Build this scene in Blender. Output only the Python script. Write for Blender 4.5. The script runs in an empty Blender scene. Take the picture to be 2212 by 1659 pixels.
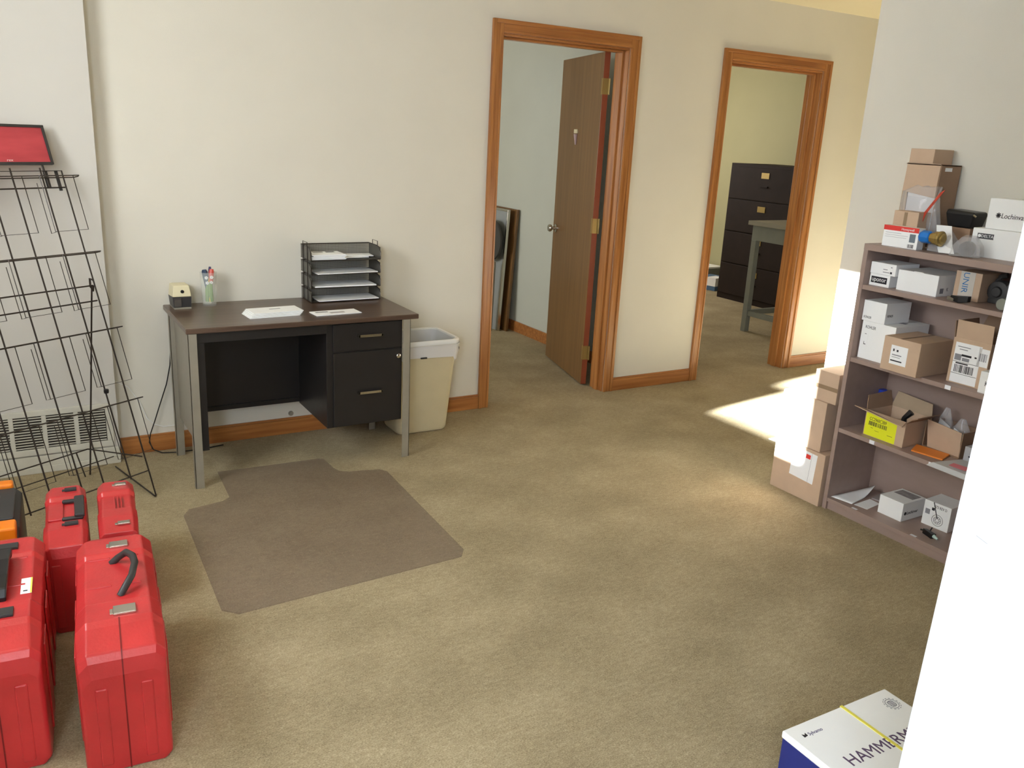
import bpy, bmesh, math, random
from mathutils import Vector, Matrix
random.seed(7)
C = bpy.context.scene.collection
sc = bpy.context.scene
PI = math.pi

# ------------------------------------------------------------------ camera
cam_d = bpy.data.cameras.new('camera'); cam = bpy.data.objects.new('camera', cam_d); C.objects.link(cam)
rx, ry, rz = 1.2867, -0.0495, -0.5341
cx_, sx_, cy_, sy_, cz_, sz_ = math.cos(rx), math.sin(rx), math.cos(ry), math.sin(ry), math.cos(rz), math.sin(rz)
Rx = Matrix(((1,0,0),(0,cx_,-sx_),(0,sx_,cx_))); Ry = Matrix(((cy_,0,sy_),(0,1,0),(-sy_,0,cy_))); Rz = Matrix(((cz_,-sz_,0),(sz_,cz_,0),(0,0,1)))
cam.matrix_world = Matrix.Translation((-1.3495, -4.1317, 1.5329)) @ (Rz @ Ry @ Rx).to_4x4()
cam_d.sensor_fit = 'HORIZONTAL'; cam_d.sensor_width = 36; cam_d.lens = 1845.9 * 36 / 2212
cam_d.clip_start = 0.05
sc.camera = cam

# ------------------------------------------------------------------ view, world, sun, window daylight, added fill lamps
sc.view_settings.view_transform = 'Standard'; sc.view_settings.look = 'None'
sc.view_settings.gamma = 1; sc.view_settings.use_curve_mapping = False
sc.view_settings.exposure = 0.08
w = bpy.data.worlds.new('world'); sc.world = w; w.use_nodes = True
bgn = w.node_tree.nodes['Background']; bgn.inputs[0].default_value = (0.62, 0.78, 1.0, 1); bgn.inputs[1].default_value = 0.5
sd = bpy.data.lights.new('sun', 'SUN'); so = bpy.data.objects.new('sun', sd); C.objects.link(so)
sd.energy = 140; sd.angle = math.radians(1.1); sd.color = (0.90, 0.96, 1.0)
so.rotation_euler = Vector((1, 0.147, -0.3)).to_track_quat('-Z', 'Y').to_euler()
def area(name, loc, direction, sx, sy, power, col):
    d = bpy.data.lights.new(name, 'AREA'); o = bpy.data.objects.new(name, d); C.objects.link(o)
    d.shape = 'RECTANGLE'; d.size = sx; d.size_y = sy; d.energy = power; d.color = col
    o.location = loc; o.rotation_euler = Vector(direction).to_track_quat('-Z', 'Y').to_euler()
    return o
area('daylight_window_left', (-2.28, -1.75, 1.80), (1, 0, -0.15), 1.0, 0.85, 47, (0.92, 0.97, 1.0))
area('fill_lamp_near', (-2.25, -4.55, 1.65), (1, 0.15, -0.1), 1.6, 1.4, 155, (0.73, 0.83, 1.0))  # area lamp added inside the blocked opening to brighten the partition wall
area('fill_lamp_rear', (-0.9, -6.23, 1.6), (0.05, 1, -0.05), 2.2, 1.6, 4, (0.85, 0.93, 1.0))  # added fill from behind the camera; the rear wall has no window
area('fill_lamp_hall', (3.4, -6.2, 1.7), (0, 1, -0.1), 1.6, 1.6, 4, (1.0, 0.95, 0.80))  # warm lamp added for the hall, before a closed wall
area('fill_lamp_back_office', (-1.05, 2.3, 1.5), (1, 0, 0), 1.3, 1.2, 42, (0.97, 0.98, 1.0))  # lamp added inside the office's closed left wall, lighting it from the left
area('fill_lamp_side_office', (4.0, 4.15, 1.7), (0, -1, -0.1), 1.4, 1.0, 50, (1.0, 0.95, 0.92))  # added lamp to brighten the side office; no opening behind it

# ------------------------------------------------------------------ materials
def lin(r, g, b):
    f = lambda c: (c/255/12.92) if c/255 <= 0.04045 else ((c/255+0.055)/1.055)**2.4
    return (f(r), f(g), f(b), 1)
MATS = {}
def mat(name, col, rough=0.6, metal=0.0, noise=0.0, nscale=20.0, bump=0.0, bscale=80.0, spec=0.5, alpha=1.0, stretch=None, coat=0.0, trans=0.0, ior=1.45):
    m = bpy.data.materials.new(name); m.use_nodes = True; nt = m.node_tree; b = nt.nodes['Principled BSDF']
    b.inputs['Base Color'].default_value = col; b.inputs['Roughness'].default_value = rough; b.inputs['Metallic'].default_value = metal
    b.inputs['Specular IOR Level'].default_value = spec; b.inputs['Alpha'].default_value = alpha
    b.inputs['Coat Weight'].default_value = coat; b.inputs['Transmission Weight'].default_value = trans; b.inputs['IOR'].default_value = ior
    tc = nt.nodes.new('ShaderNodeTexCoord'); mp = nt.nodes.new('ShaderNodeMapping'); nt.links.new(tc.outputs['Object'], mp.inputs[0])
    if stretch: mp.inputs['Scale'].default_value = stretch
    if noise > 0:
        n = nt.nodes.new('ShaderNodeTexNoise'); n.inputs['Scale'].default_value = nscale; n.inputs['Detail'].default_value = 4
        nt.links.new(mp.outputs[0], n.inputs['Vector'])
        r = nt.nodes.new('ShaderNodeMapRange'); r.inputs[1].default_value = 0.3; r.inputs[2].default_value = 0.7
        r.inputs[3].default_value = 1-noise; r.inputs[4].default_value = 1+noise
        nt.links.new(n.outputs[0], r.inputs[0])
        mx = nt.nodes.new('ShaderNodeVectorMath'); mx.operation = 'SCALE'; mx.inputs[0].default_value = col[:3]
        nt.links.new(r.outputs[0], mx.inputs['Scale']); nt.links.new(mx.outputs[0], b.inputs['Base Color'])
    if bump > 0:
        n2 = nt.nodes.new('ShaderNodeTexNoise'); n2.inputs['Scale'].default_value = bscale; nt.links.new(mp.outputs[0], n2.inputs['Vector'])
        bp = nt.nodes.new('ShaderNodeBump'); bp.inputs['Strength'].default_value = bump; bp.inputs['Distance'].default_value = 0.002
        nt.links.new(n2.outputs[0], bp.inputs['Height']); nt.links.new(bp.outputs[0], b.inputs['Normal'])
    MATS[name] = m; return m
def wood(name, c1, c2, rough=0.4, axis='z', scale=1.0):
    m = bpy.data.materials.new(name); m.use_nodes = True; nt = m.node_tree; b = nt.nodes['Principled BSDF']; b.inputs['Roughness'].default_value = rough
    tc = nt.nodes.new('ShaderNodeTexCoord'); mp = nt.nodes.new('ShaderNodeMapping'); nt.links.new(tc.outputs['Object'], mp.inputs[0])
    s = [30*scale]*3; s['xyz'.index(axis)] = 1.2*scale; mp.inputs['Scale'].default_value = s
    n = nt.nodes.new('ShaderNodeTexNoise'); n.inputs['Scale'].default_value = 1.6; n.inputs['Detail'].default_value = 6; n.inputs['Distortion'].default_value = 0.6
    nt.links.new(mp.outputs[0], n.inputs['Vector'])
    cr = nt.nodes.new('ShaderNodeValToRGB'); cr.color_ramp.elements[0].color = c1; cr.color_ramp.elements[1].color = c2
    cr.color_ramp.elements[0].position = 0.32; cr.color_ramp.elements[1].position = 0.68
    nt.links.new(n.outputs[0], cr.inputs[0]); nt.links.new(cr.outputs[0], b.inputs['Base Color'])
    MATS[name] = m; return m

wallm = mat('wall_paint', lin(220, 215, 202), 0.75, noise=0.02, nscale=3, bump=0.15, bscale=220, spec=0.25)
wallw = mat('wall_paint_white', lin(232, 230, 222), 0.7, noise=0.015, nscale=3, bump=0.1, bscale=220, spec=0.25)
wallr1 = mat('wall_paint_grey_green', lin(196, 198, 184), 0.75, noise=0.02, nscale=3, spec=0.25)
wallr2 = mat('wall_paint_olive', lin(182, 177, 138), 0.75, noise=0.02, nscale=3, spec=0.25)
ceilm = mat('ceiling_paint', lin(228, 218, 190), 0.85, noise=0.01, nscale=4)
ventm = mat('vent_enamel', lin(206, 203, 190), 0.45, noise=0.03, nscale=30)
oakv = wood('oak_vertical', lin(146, 90, 44), lin(182, 124, 68), 0.32, 'z')
oakh = wood('oak_horizontal', lin(146, 88, 44), lin(182, 122, 66), 0.32, 'x')
doorm = wood('door_veneer', lin(112, 80, 46), lin(132, 97, 58), 0.28, 'z', 0.7)
walnut = wood('walnut_laminate', lin(72, 54, 44), lin(96, 76, 62), 0.28, 'x', 0.9)
shelfm = mat('taupe_laminate', lin(158, 136, 126), 0.42, noise=0.05, nscale=6, stretch=(4, 1, 4))
blackm = mat('black_enamel', lin(34, 31, 30), 0.35, noise=0.1, nscale=8, bump=0.05)
greym = mat('grey_enamel', lin(150, 144, 130), 0.4, metal=0.3, noise=0.05, nscale=12)
chrome = mat('chrome', lin(200, 195, 185), 0.22, metal=1.0)
brass = mat('brass', lin(170, 146, 90), 0.35, metal=0.7)
wirem = mat('black_wire', lin(58, 50, 44), 0.35, metal=0.4)
redm = mat('red_plastic', lin(190, 48, 50), 0.30, noise=0.12, nscale=9, bump=0.25, bscale=120, spec=0.6)
redd = mat('red_plastic_seam', lin(120, 20, 22), 0.5)
orangep = mat('orange_plastic', lin(240, 130, 20), 0.4, noise=0.05)
darkp = mat('dark_grey_plastic', lin(52, 50, 50), 0.45, noise=0.08, nscale=30)
blackp = mat('black_plastic', lin(24, 23, 24), 0.35)
card = mat('cardboard', lin(200, 172, 146), 0.85, noise=0.05, nscale=14, bump=0.1, bscale=60)
cardd = mat('cardboard_brown', lin(158, 128, 104), 0.85, noise=0.05, nscale=14, bump=0.1, bscale=60)
cardi = mat('cardboard_inner', lin(178, 156, 130), 0.9, noise=0.05, nscale=14)
tapem = mat('packing_tape', lin(150, 126, 100), 0.25)
whitec = mat('white_card', lin(246, 246, 244), 0.6, noise=0.015, nscale=10)
paperm = mat('white_paper', lin(246, 246, 246), 0.75, noise=0.02, nscale=20)
inkm = mat('black_ink', lin(36, 34, 40), 0.7)
greyink = mat('grey_ink', lin(140, 140, 146), 0.7)
redink = mat('red_ink', lin(226, 60, 52), 0.6)
whiteink = mat('white_ink', lin(244, 244, 244), 0.6)
blueink = mat('blue_ink', lin(58, 120, 178), 0.6)
navy = mat('navy_print', lin(36, 46, 120), 0.5, noise=0.05)
yellowl = mat('yellow_label', lin(236, 238, 40), 0.5)
yellows = mat('yellow_strap', lin(236, 224, 96), 0.4)
orangec = mat('orange_card', lin(240, 140, 50), 0.5)
pinkm = mat('pink_print', lin(236, 140, 150), 0.5)
beige = mat('beige_plastic', lin(206, 194, 160), 0.45, noise=0.03, nscale=10)
creamp = mat('cream_plastic', lin(222, 212, 176), 0.4)
linerm = mat('white_liner', lin(246, 246, 248), 0.35, bump=0.6, bscale=40, alpha=0.8)
bluecap = mat('blue_cap', lin(34, 120, 206), 0.35)
bluep = mat('blue_plastic', lin(40, 70, 190), 0.35)
smokep = mat('smoke_plastic', lin(90, 84, 78), 0.2, alpha=0.75)
glassm = mat('clear_glass', (0.92, 0.97, 0.9, 1), 0.03, alpha=0.14, spec=0.6)
clearp = mat('clear_film', lin(226, 224, 226), 0.14, alpha=0.30, bump=0.8, bscale=30)
signred = mat('sign_red', lin(186, 70, 78), 0.25, noise=0.16, nscale=4, stretch=(1, 1, 5))
pencily = mat('pencil_yellow', lin(220, 196, 70), 0.5)
greenp = mat('green_plastic', lin(120, 150, 70), 0.5)
steelgrey = mat('steel_grey_paint', lin(132, 134, 124), 0.45, noise=0.04)
slategrey = mat('dark_fabric', lin(70, 68, 64), 0.8)
silverb = mat('silver_board', lin(168, 172, 172), 0.35, metal=0.3)
whitetrim = mat('white_tag', lin(240, 240, 244), 0.5)

def mesh_mat(name, col, cell, line):
    """metal mesh: holes cut by a brick pattern in object space (UV), alpha where wires are"""
    m = bpy.data.materials.new(name); m.use_nodes = True; nt = m.node_tree; b = nt.nodes['Principled BSDF']
    b.inputs['Base Color'].default_value = col; b.inputs['Roughness'].default_value = 0.4; b.inputs['Metallic'].default_value = 0.5
    tc = nt.nodes.new('ShaderNodeTexCoord'); sep = nt.nodes.new('ShaderNodeSeparateXYZ'); nt.links.new(tc.outputs['Object'], sep.inputs[0])
    outs = []
    for ax in range(3):
        mu = nt.nodes.new('ShaderNodeMath'); mu.operation = 'MULTIPLY'; mu.inputs[1].default_value = 1/cell; nt.links.new(sep.outputs[ax], mu.inputs[0])
        ad = nt.nodes.new('ShaderNodeMath'); ad.operation = 'ADD'; ad.inputs[1].default_value = 0.013*ax + 100.21; nt.links.new(mu.outputs[0], ad.inputs[0])
        fr = nt.nodes.new('ShaderNodeMath'); fr.operation = 'FRACT'; nt.links.new(ad.outputs[0], fr.inputs[0])
        lt = nt.nodes.new('ShaderNodeMath'); lt.operation = 'LESS_THAN'; lt.inputs[1].default_value = line; nt.links.new(fr.outputs[0], lt.inputs[0])
        outs.append(lt)
    a = nt.nodes.new('ShaderNodeMath'); a.operation = 'MAXIMUM'; nt.links.new(outs[0].outputs[0], a.inputs[0]); nt.links.new(outs[1].outputs[0], a.inputs[1])
    a2 = nt.nodes.new('ShaderNodeMath'); a2.operation = 'MAXIMUM'; nt.links.new(a.outputs[0], a2.inputs[0]); nt.links.new(outs[2].outputs[0], a2.inputs[1])
    nt.links.new(a2.outputs[0], b.inputs['Alpha']); return m
meshm = mesh_mat('metal_mesh', lin(104, 101, 94), 0.0042, 0.24)

def carpet_mat():
    m = bpy.data.materials.new('carpet'); m.use_nodes = True; nt = m.node_tree; b = nt.nodes['Principled BSDF']
    b.inputs['Roughness'].default_value = 0.95; b.inputs['Specular IOR Level'].default_value = 0.1
    tc = nt.nodes.new('ShaderNodeTexCoord')
    def noise(scale, st, det=4, rough=0.55):
        mp = nt.nodes.new('ShaderNodeMapping'); mp.inputs['Scale'].default_value = st; nt.links.new(tc.outputs['Object'], mp.inputs[0])
        n = nt.nodes.new('ShaderNodeTexNoise'); n.inputs['Scale'].default_value = scale; n.inputs['Detail'].default_value = det; n.inputs['Roughness'].default_value = rough
        nt.links.new(mp.outputs[0], n.inputs['Vector']); return n
    n1 = noise(2.6, (1.0, 1.3, 1), 3, 0.6)      # worn blotches
    n2 = noise(34, (1.0, 2.6, 1), 5, 0.8)       # loops in rows
    n3 = noise(190, (1, 2.0, 1), 3, 0.8)        # flecks
    def madd(n, k, prev=None):
        s = nt.nodes.new('ShaderNodeMath'); s.operation = 'MULTIPLY_ADD'; s.inputs[1].default_value = k; nt.links.new(n.outputs[0], s.inputs[0])
        if prev is None: s.inputs[2].default_value = 0
        else: nt.links.new(prev.outputs[0], s.inputs[2])
        return s
    s = madd(n3, 0.56, madd(n2, 0.26, madd(n1, 0.18)))
    cr = nt.nodes.new('ShaderNodeValToRGB'); e = cr.color_ramp.elements
    e[0].position = 0.34; e[0].color = lin(108, 96, 76); e[1].position = 0.68; e[1].color = lin(216, 202, 170)
    mid = e.new(0.5); mid.color = lin(164, 149, 119)
    nt.links.new(s.outputs[0], cr.inputs[0]); nt.links.new(cr.outputs[0], b.inputs['Base Color'])
    bp = nt.nodes.new('ShaderNodeBump'); bp.inputs['Strength'].default_value = 0.5; bp.inputs['Distance'].default_value = 0.004
    nt.links.new(n3.outputs[0], bp.inputs['Height']); nt.links.new(bp.outputs[0], b.inputs['Normal'])
    return m
carpetm = carpet_mat()
def mat_mat():
    m = bpy.data.materials.new('chair_mat_vinyl'); m.use_nodes = True; nt = m.node_tree; b = nt.nodes['Principled BSDF']
    b.inputs['Roughness'].default_value = 0.33; b.inputs['Alpha'].default_value = 0.26
    tc = nt.nodes.new('ShaderNodeTexCoord'); v = nt.nodes.new('ShaderNodeTexVoronoi'); v.inputs['Scale'].default_value = 30; v.inputs['Randomness'].default_value = 0.15
    nt.links.new(tc.outputs['Object'], v.inputs['Vector'])
    lt = nt.nodes.new('ShaderNodeMath'); lt.operation = 'LESS_THAN'; lt.inputs[1].default_value = 0.075; nt.links.new(v.outputs['Distance'], lt.inputs[0])
    mx = nt.nodes.new('ShaderNodeMix'); mx.data_type = 'RGBA'; mx.inputs[6].default_value = lin(150, 130, 116); mx.inputs[7].default_value = lin(250, 236, 206)  # pale dots paint the glints on the mat's studs into the colour
    nt.links.new(lt.outputs[0], mx.inputs[0]); nt.links.new(mx.outputs[2], b.inputs['Base Color'])
    return m
vinylm = mat_mat()

# ------------------------------------------------------------------ mesh helpers
class MB:
    def __init__(s): s.bm = bmesh.new()
    def box(s, x0, x1, y0, y1, z0, z1, mi=0):
        vs = [s.bm.verts.new(p) for p in ((x0,y0,z0),(x1,y0,z0),(x1,y1,z0),(x0,y1,z0),(x0,y0,z1),(x1,y0,z1),(x1,y1,z1),(x0,y1,z1))]
        for f in ((0,3,2,1),(4,5,6,7),(0,1,5,4),(1,2,6,5),(2,3,7,6),(3,0,4,7)):
            fc = s.bm.faces.new([vs[i] for i in f]); fc.material_index = mi
        return s
    def hexa(s, b4, t4, mi=0):
        vs = [s.bm.verts.new(p) for p in list(b4)+list(t4)]
        for f in ((0,3,2,1),(4,5,6,7),(0,1,5,4),(1,2,6,5),(2,3,7,6),(3,0,4,7)):
            fc = s.bm.faces.new([vs[i] for i in f]); fc.material_index = mi
        return s
    def slab(s, quad, n, t, mi=0):
        n = Vector(n).normalized()*t; q = [Vector(p) for p in quad]
        return s.hexa(q, [p+n for p in q], mi)
    def prism(s, pts, z0, z1, mi=0):
        a = [s.bm.verts.new((x, y, z0)) for x, y in pts]; b = [s.bm.verts.new((x, y, z1)) for x, y in pts]
        n = len(pts); s.bm.faces.new(a[::-1]).material_index = mi; s.bm.faces.new(b).material_index = mi
        for i in range(n): s.bm.faces.new((a[i], a[(i+1)%n], b[(i+1)%n], b[i])).material_index = mi
        return s
    def loft(s, rings, mi=0, cap=True):
        R = [[s.bm.verts.new(p) for p in r] for r in rings]; n = len(rings[0])
        for a, b in zip(R, R[1:]):
            for i in range(n): s.bm.faces.new((a[i], a[(i+1)%n], b[(i+1)%n], b[i])).material_index = mi
        if cap:
            s.bm.faces.new(R[0][::-1]).material_index = mi; s.bm.faces.new(R[-1]).material_index = mi
        return s
    def tube(s, pts, r, seg=8, mi=0):
        pts = [Vector(p) for p in pts]; rings = []
        up = Vector((0.3, 0.2, 1)).normalized(); prev = None
        for i, p in enumerate(pts):
            d = (pts[min(i+1, len(pts)-1)] - pts[max(i-1, 0)]).normalized()
            if prev is None:
                a = d.cross(up); a = a if a.length > 1e-3 else d.cross(Vector((1, 0, 0)))
            else: a = prev - d*prev.dot(d)
            a.normalize(); prev = a; b = d.cross(a)
            rr = r[i] if isinstance(r, (list, tuple)) else r
            rings.append([p + a*rr*math.cos(t*2*PI/seg) + b*rr*math.sin(t*2*PI/seg) for t in range(seg)])
        return s.loft(rings, mi)
    def lathe(s, prof, seg=24, c=(0,0,0), mi=0, axis='z'):
        rings = []
        for r, z in prof:
            ring = []
            for t in range(seg):
                a = t*2*PI/seg; u, v = r*math.cos(a), r*math.sin(a)
                p = (u, v, z) if axis == 'z' else ((z, u, v) if axis == 'x' else (u, z, v))
                ring.append((p[0]+c[0], p[1]+c[1], p[2]+c[2]))
            rings.append(ring)
        return s.loft(rings, mi)
    def build(s, name, mats, parent=None, bevel=0, seg=2, smooth=False, solidify=0):
        bmesh.ops.recalc_face_normals(s.bm, faces=s.bm.faces)
        me = bpy.data.meshes.new(name); s.bm.to_mesh(me); s.bm.free()
        o = bpy.data.objects.new(name, me); C.objects.link(o)
        for m in (mats if isinstance(mats, (list, tuple)) else [mats]): me.materials.append(m)
        if parent: o.parent = parent
        if smooth:
            for p in me.polygons: p.use_smooth = True
            me.set_sharp_from_angle(angle=math.radians(40))
        if solidify:
            md = o.modifiers.new('solid', 'SOLIDIFY'); md.thickness = solidify; md.offset = 0
        if bevel:
            md = o.modifiers.new('bevel', 'BEVEL'); md.width = bevel; md.segments = seg; md.limit_method = 'ANGLE'
        return o
def thing(name, label, cat, loc=(0,0,0), rotz=0, group=None):
    o = bpy.data.objects.new(name, None); C.objects.link(o); o.empty_display_size = 0.05
    o.location = loc; o.rotation_euler = (0, 0, rotz); o['label'] = label; o['category'] = cat
    if group: o['group'] = group
    return o
def tag(o, label, cat, group=None, kind=None):
    o['label'] = label; o['category'] = cat
    if group: o['group'] = group
    if kind: o['kind'] = kind
    return o
def struct(o): o['kind'] = 'structure'; return o
def at(o, loc, rz=0): o.location = loc; o.rotation_euler = (0, 0, rz); return o

def text(s, size, m, parent, origin, right, up, name='lettering', thick=0.0004, xs=1.0, align='LEFT', shear=0.0):
    """lettering lying on a face: origin, right and up in the parent's frame"""
    cu = bpy.data.curves.new('t', 'FONT'); cu.body = s; cu.size = size; cu.align_x = align; cu.extrude = thick; cu.resolution_u = 3; cu.shear = shear
    to = bpy.data.objects.new('t', cu); C.objects.link(to)
    bpy.context.view_layer.update()
    me = bpy.data.meshes.new_from_object(to.evaluated_get(bpy.context.evaluated_depsgraph_get()))
    bpy.data.objects.remove(to); bpy.data.curves.remove(cu)
    r = Vector(right).normalized(); u = Vector(up).normalized(); n = r.cross(u)
    M = Matrix((r*xs, u, n)).transposed().to_4x4(); M.translation = Vector(origin) + n*thick
    me.transform(M); me.name = name; me.materials.clear(); me.materials.append(m)
    o = bpy.data.objects.new(name, me); C.objects.link(o); o.parent = parent
    return o
def decal(parent, name, m, origin, right, up, w_, h_, t=0.0006, extra=None, mats=None):
    """thin printed piece (label, sticker) on a face; extra: list of (x0,x1,y0,y1,mat index) bars printed on it"""
    r = Vector(right).normalized(); u = Vector(up).normalized(); n = r.cross(u); O = Vector(origin)
    b = MB(); b.slab([O, O+r*w_, O+r*w_+u*h_, O+u*h_], n, t)
    for (x0, x1, y0, y1, mi) in (extra or []):
        o2 = O + n*t; b.slab([o2+r*x0+u*y0, o2+r*x1+u*y0, o2+r*x1+u*y1, o2+r*x0+u*y1], n, 0.0002, mi)
    return b.build(name, mats or [m], parent)
def barcode(x, y, w_, h_, mi, n=26, seed=1):
    rnd = random.Random(seed); out = []; cx = x; 
    while cx < x + w_:
        t = rnd.choice((1, 1, 2, 3))*w_/(n*2.6); out.append((cx, min(cx+t, x+w_), y, y+h_, mi)); cx += t + rnd.choice((1, 1, 2))*w_/(n*2.6)
    return out

# ================================================================== the room
T = 0.13          # back wall thickness
D1 = (1.0116, 1.8459); D2 = (2.6262, 3.4605); DH = 2.035; CH = 2.404; CW = 0.066
def wall(name, m, boxes):
    b = MB()
    for q in boxes: b.box(*q)
    return struct(b.build(name, m))
struct(MB().box(-2.3, 6.6, -6.3, 4.5, -0.05, 0.0).build('floor', carpetm))
struct(MB().box(-2.3, 6.6, -6.3, 4.5, CH, CH+0.08).build('ceiling', ceilm))
wall('wall_back', wallm, [(-2.2, D1[0], 0, T, 0, CH), (D1[0], D1[1], 0, T, DH, CH), (D1[1], D2[0], 0, T, 0, CH), (D2[0], D2[1], 0, T, DH, CH), (D2[1], 4.9, 0, T, 0, CH)])
wall('wall_furred', mat('wall_paint_furred', lin(204, 200, 192), 0.7, noise=0.015, nscale=3, spec=0.25), [(-2.2, -0.962, -0.086, 0, 0, CH)])
wall('wall_left', wallm, [
    (-2.3, -2.2, -6.3, -5.45, 0, CH), (-2.3, -2.2, -5.45, -3.65, 0, 0.85), (-2.3, -2.2, -5.45, -3.65, 2.36, CH),
    (-2.3, -2.2, -3.65, -2.28, 0, CH), (-2.3, -2.2, -2.28, -1.24, 0, 1.338), (-2.3, -2.2, -2.28, -1.24, 2.26, CH),
    (-2.3, -2.2, -1.24, -1.09, 0, 1.605), (-2.3, -2.2, -1.24, -1.09, 2.26, CH), (-2.3, -2.2, -1.09, 0.13, 0, CH)])
wall('wall_rear', wallm, [(-2.3, 4.9, -6.3, -6.25, 0, CH)])
wall('wall_right', wallm, [(2.006, 2.126, -6.25, -1.508, 0, CH)])
wall('wall_hall', wallm, [(4.9, 5.0, -6.3, 0.13, 0, CH)])
struct(MB().hexa([(-0.214, -6.25, 0), (-0.094, -6.25, 0), (-0.094, -3.490, 0), (-0.214, -3.490, 0)], [(-0.214, -6.25, CH), (-0.094, -6.25, CH), (-0.094, -3.526, CH), (-0.214, -3.526, CH)]).build('wall_partition', mat('wall_paint_partition', lin(218, 220, 222), 0.7, noise=0.015, nscale=3, spec=0.2)))
scf = MB().slab([(-0.2141, -3.539, 1.0265), (-0.2141, -3.556, 1.0215), (-0.2141, -3.556, 1.0225), (-0.2141, -3.539, 1.0275)], (-1, 0, 0), 0.0003).build('scuff_mark', mat('scuff', lin(170, 172, 176), 0.8), bpy.data.objects['wall_partition'])
wall('wall_office_divider', wallr1, [(2.2, 2.3, T, 4.4, 0, CH)])
wall('wall_office_far', wallr1, [(-1.2, 2.2, 4.3, 4.4, 0, CH)])
wall('wall_office_left', wallr1, [(-1.2, -1.1, T, 4.3, 0, CH)])
wall('wall_side_office_far', wallr2, [(2.3, 6.4, 4.3, 4.4, 0, CH)])
wall('wall_side_office_right', wallr2, [(5.78, 5.9, T, 4.3, 0, CH)])
wall('wall_side_office_near', wallr2, [(4.9, 5.78, 0.0, T, 0, CH)])

# door casings and jambs
def casing(idx, a, b_):
    h = DH; o = 0.018; m = MB()
    for (x0, x1, flip) in ((a-CW, a, 1), (b_, b_+CW, 0)):
        m.box(x0, x1, -0.012, 0.0, 0, h+CW)                               # flat backing of the moulding
        xo = x0 if flip else x1-0.020
        m.box(xo, xo+0.020, -0.019, -0.012, 0, h+CW)                       # raised outer band
        xi = x1-0.014 if flip else x0
        m.box(xi, xi+0.011, -0.016, -0.012, 0, h)
    m2 = MB(); m2.box(a, b_, -0.012, 0.0, h, h+CW); m2.box(a-CW+0.02, b_+CW-0.02, -0.019, -0.012, h+CW-0.020, h+CW); m2.box(a, b_, -0.016, -0.012, h+0.003, h+0.014)
    m.box(a, a+0.006, 0, T, 0, h); m.box(b_-0.006, b_, 0, T, 0, h)         # jambs
    m.box(a+0.006, a+0.018, 0.045, 0.085, 0, h-0.012); m.box(b_-0.018, b_-0.006, 0.045, 0.085, 0, h-0.012)   # stops
    m2.box(a+0.006, b_-0.006, 0, T, h-0.012, h); m2.box(a+0.018, b_-0.018, 0.045, 0.085, h-0.024, h-0.012)
    o = struct(m.build('trim_%d' % idx, oakv, bevel=0.002, seg=2))
    m2.build('head_casing', oakh, o, bevel=0.002)
    return o
casing(1, *D1); casing(2, *D2)
def baseboard(name, x0, x1, y=0.0):
    b = MB(); b.box(x0, x1, y-0.013, y, 0, 0.075); b.box(x0, x1, y-0.009, y, 0.075, 0.085)
    return struct(b.build(name, oakh, bevel=0.002))
baseboard('baseboard_back_left', -0.962, D1[0]-CW)
baseboard('baseboard_back_middle', D1[1]+CW, D2[0]-CW)
baseboard('baseboard_back_right', D2[1]+CW, 4.9)
struct(MB().box(2.187, 2.2, T+0.01, 4.3, 0, 0.085).build('baseboard_office', oakh, bevel=0.002))
struct(MB().box(5.765, 5.78, T, 4.3, 0, 0.09).build('baseboard_side_office', ventm, bevel=0.002))
struct(MB().box(2.3, 5.765, 4.285, 4.3, 0, 0.09).build('baseboard_side_office_far', ventm, bevel=0.002))
struct(MB().box(-2.2, -0.965, -0.1, -0.086, 0, 0.03).build('baseboard_furred', ventm, bevel=0.002))

# unseen window frames, left wall: first admits sun, second added for a fill lamp
for k, (y0, y1, z0, z1) in enumerate(((-2.28, -1.24, 1.338, 2.26), (-5.45, -3.65, 0.85, 2.36)), 1):
    b = MB(); e = 0.15 if k == 1 else 0.0
    b.box(-2.31, -2.19, y0-0.05, y0, z0-0.05, z1+0.03); b.box(-2.31, -2.19, y1+e, y1+0.05+e, z0-0.05, z1+0.03)
    b.box(-2.31, -2.17, y0-0.05, y1+0.05, z0-0.03, z0)
    wn = struct(b.build('window_%d' % k, ventm, bevel=0.003))
    if k == 2: MB().box(-2.27, -2.262, y0, y1, z0, z1).build('sun_blocker', whitec, wn)   # unseen panel added to block the sun at the near opening

# ------------------------------------------------------------------ door 1 (open into the office)
ang = math.radians(75); DW = 0.745
door = MB().box(0, DW, 0, 0.035, 0.012, 2.02).build('door_1', doorm, bevel=0.002); struct(door)
at(door, (1.823, 0.150, 0), ang)
# local +x runs from hinge to free edge; local +y is the face turned to the wall behind -> face y=0 is turned away; visible face is y=0.035
for zc in (0.22, 1.02, 1.83):
    h = MB(); h.box(-0.0015, 0.0, 0.001, 0.034, zc-0.045, zc+0.045); h.box(0.0, 0.020, 0.035, 0.0365, zc-0.045, zc+0.045); h.box(-0.012, 0.0, -0.002, 0.001, zc-0.045, zc+0.045); h.lathe([(0.005, zc-0.045), (0.005, zc+0.045)], 10, (-0.010, -0.002, 0))
    h.build('hinge', brass, door)
kb = MB(); kb.lathe([(0.028, 0.035), (0.028, 0.040), (0.011, 0.043), (0.011, 0.062), (0.022, 0.070), (0.026, 0.080), (0.022, 0.090), (0.0, 0.093)], 18, (DW-0.06, 0, 0.93), axis='y')
kb.lathe([(0.028, 0.0), (0.028, -0.005), (0.011, -0.008), (0.011, -0.027), (0.024, -0.04), (0.020, -0.055), (0.0, -0.058)], 18, (DW-0.06, 0, 0.93), axis='y')
kb.build('door_knob', chrome, door, smooth=True)
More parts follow.
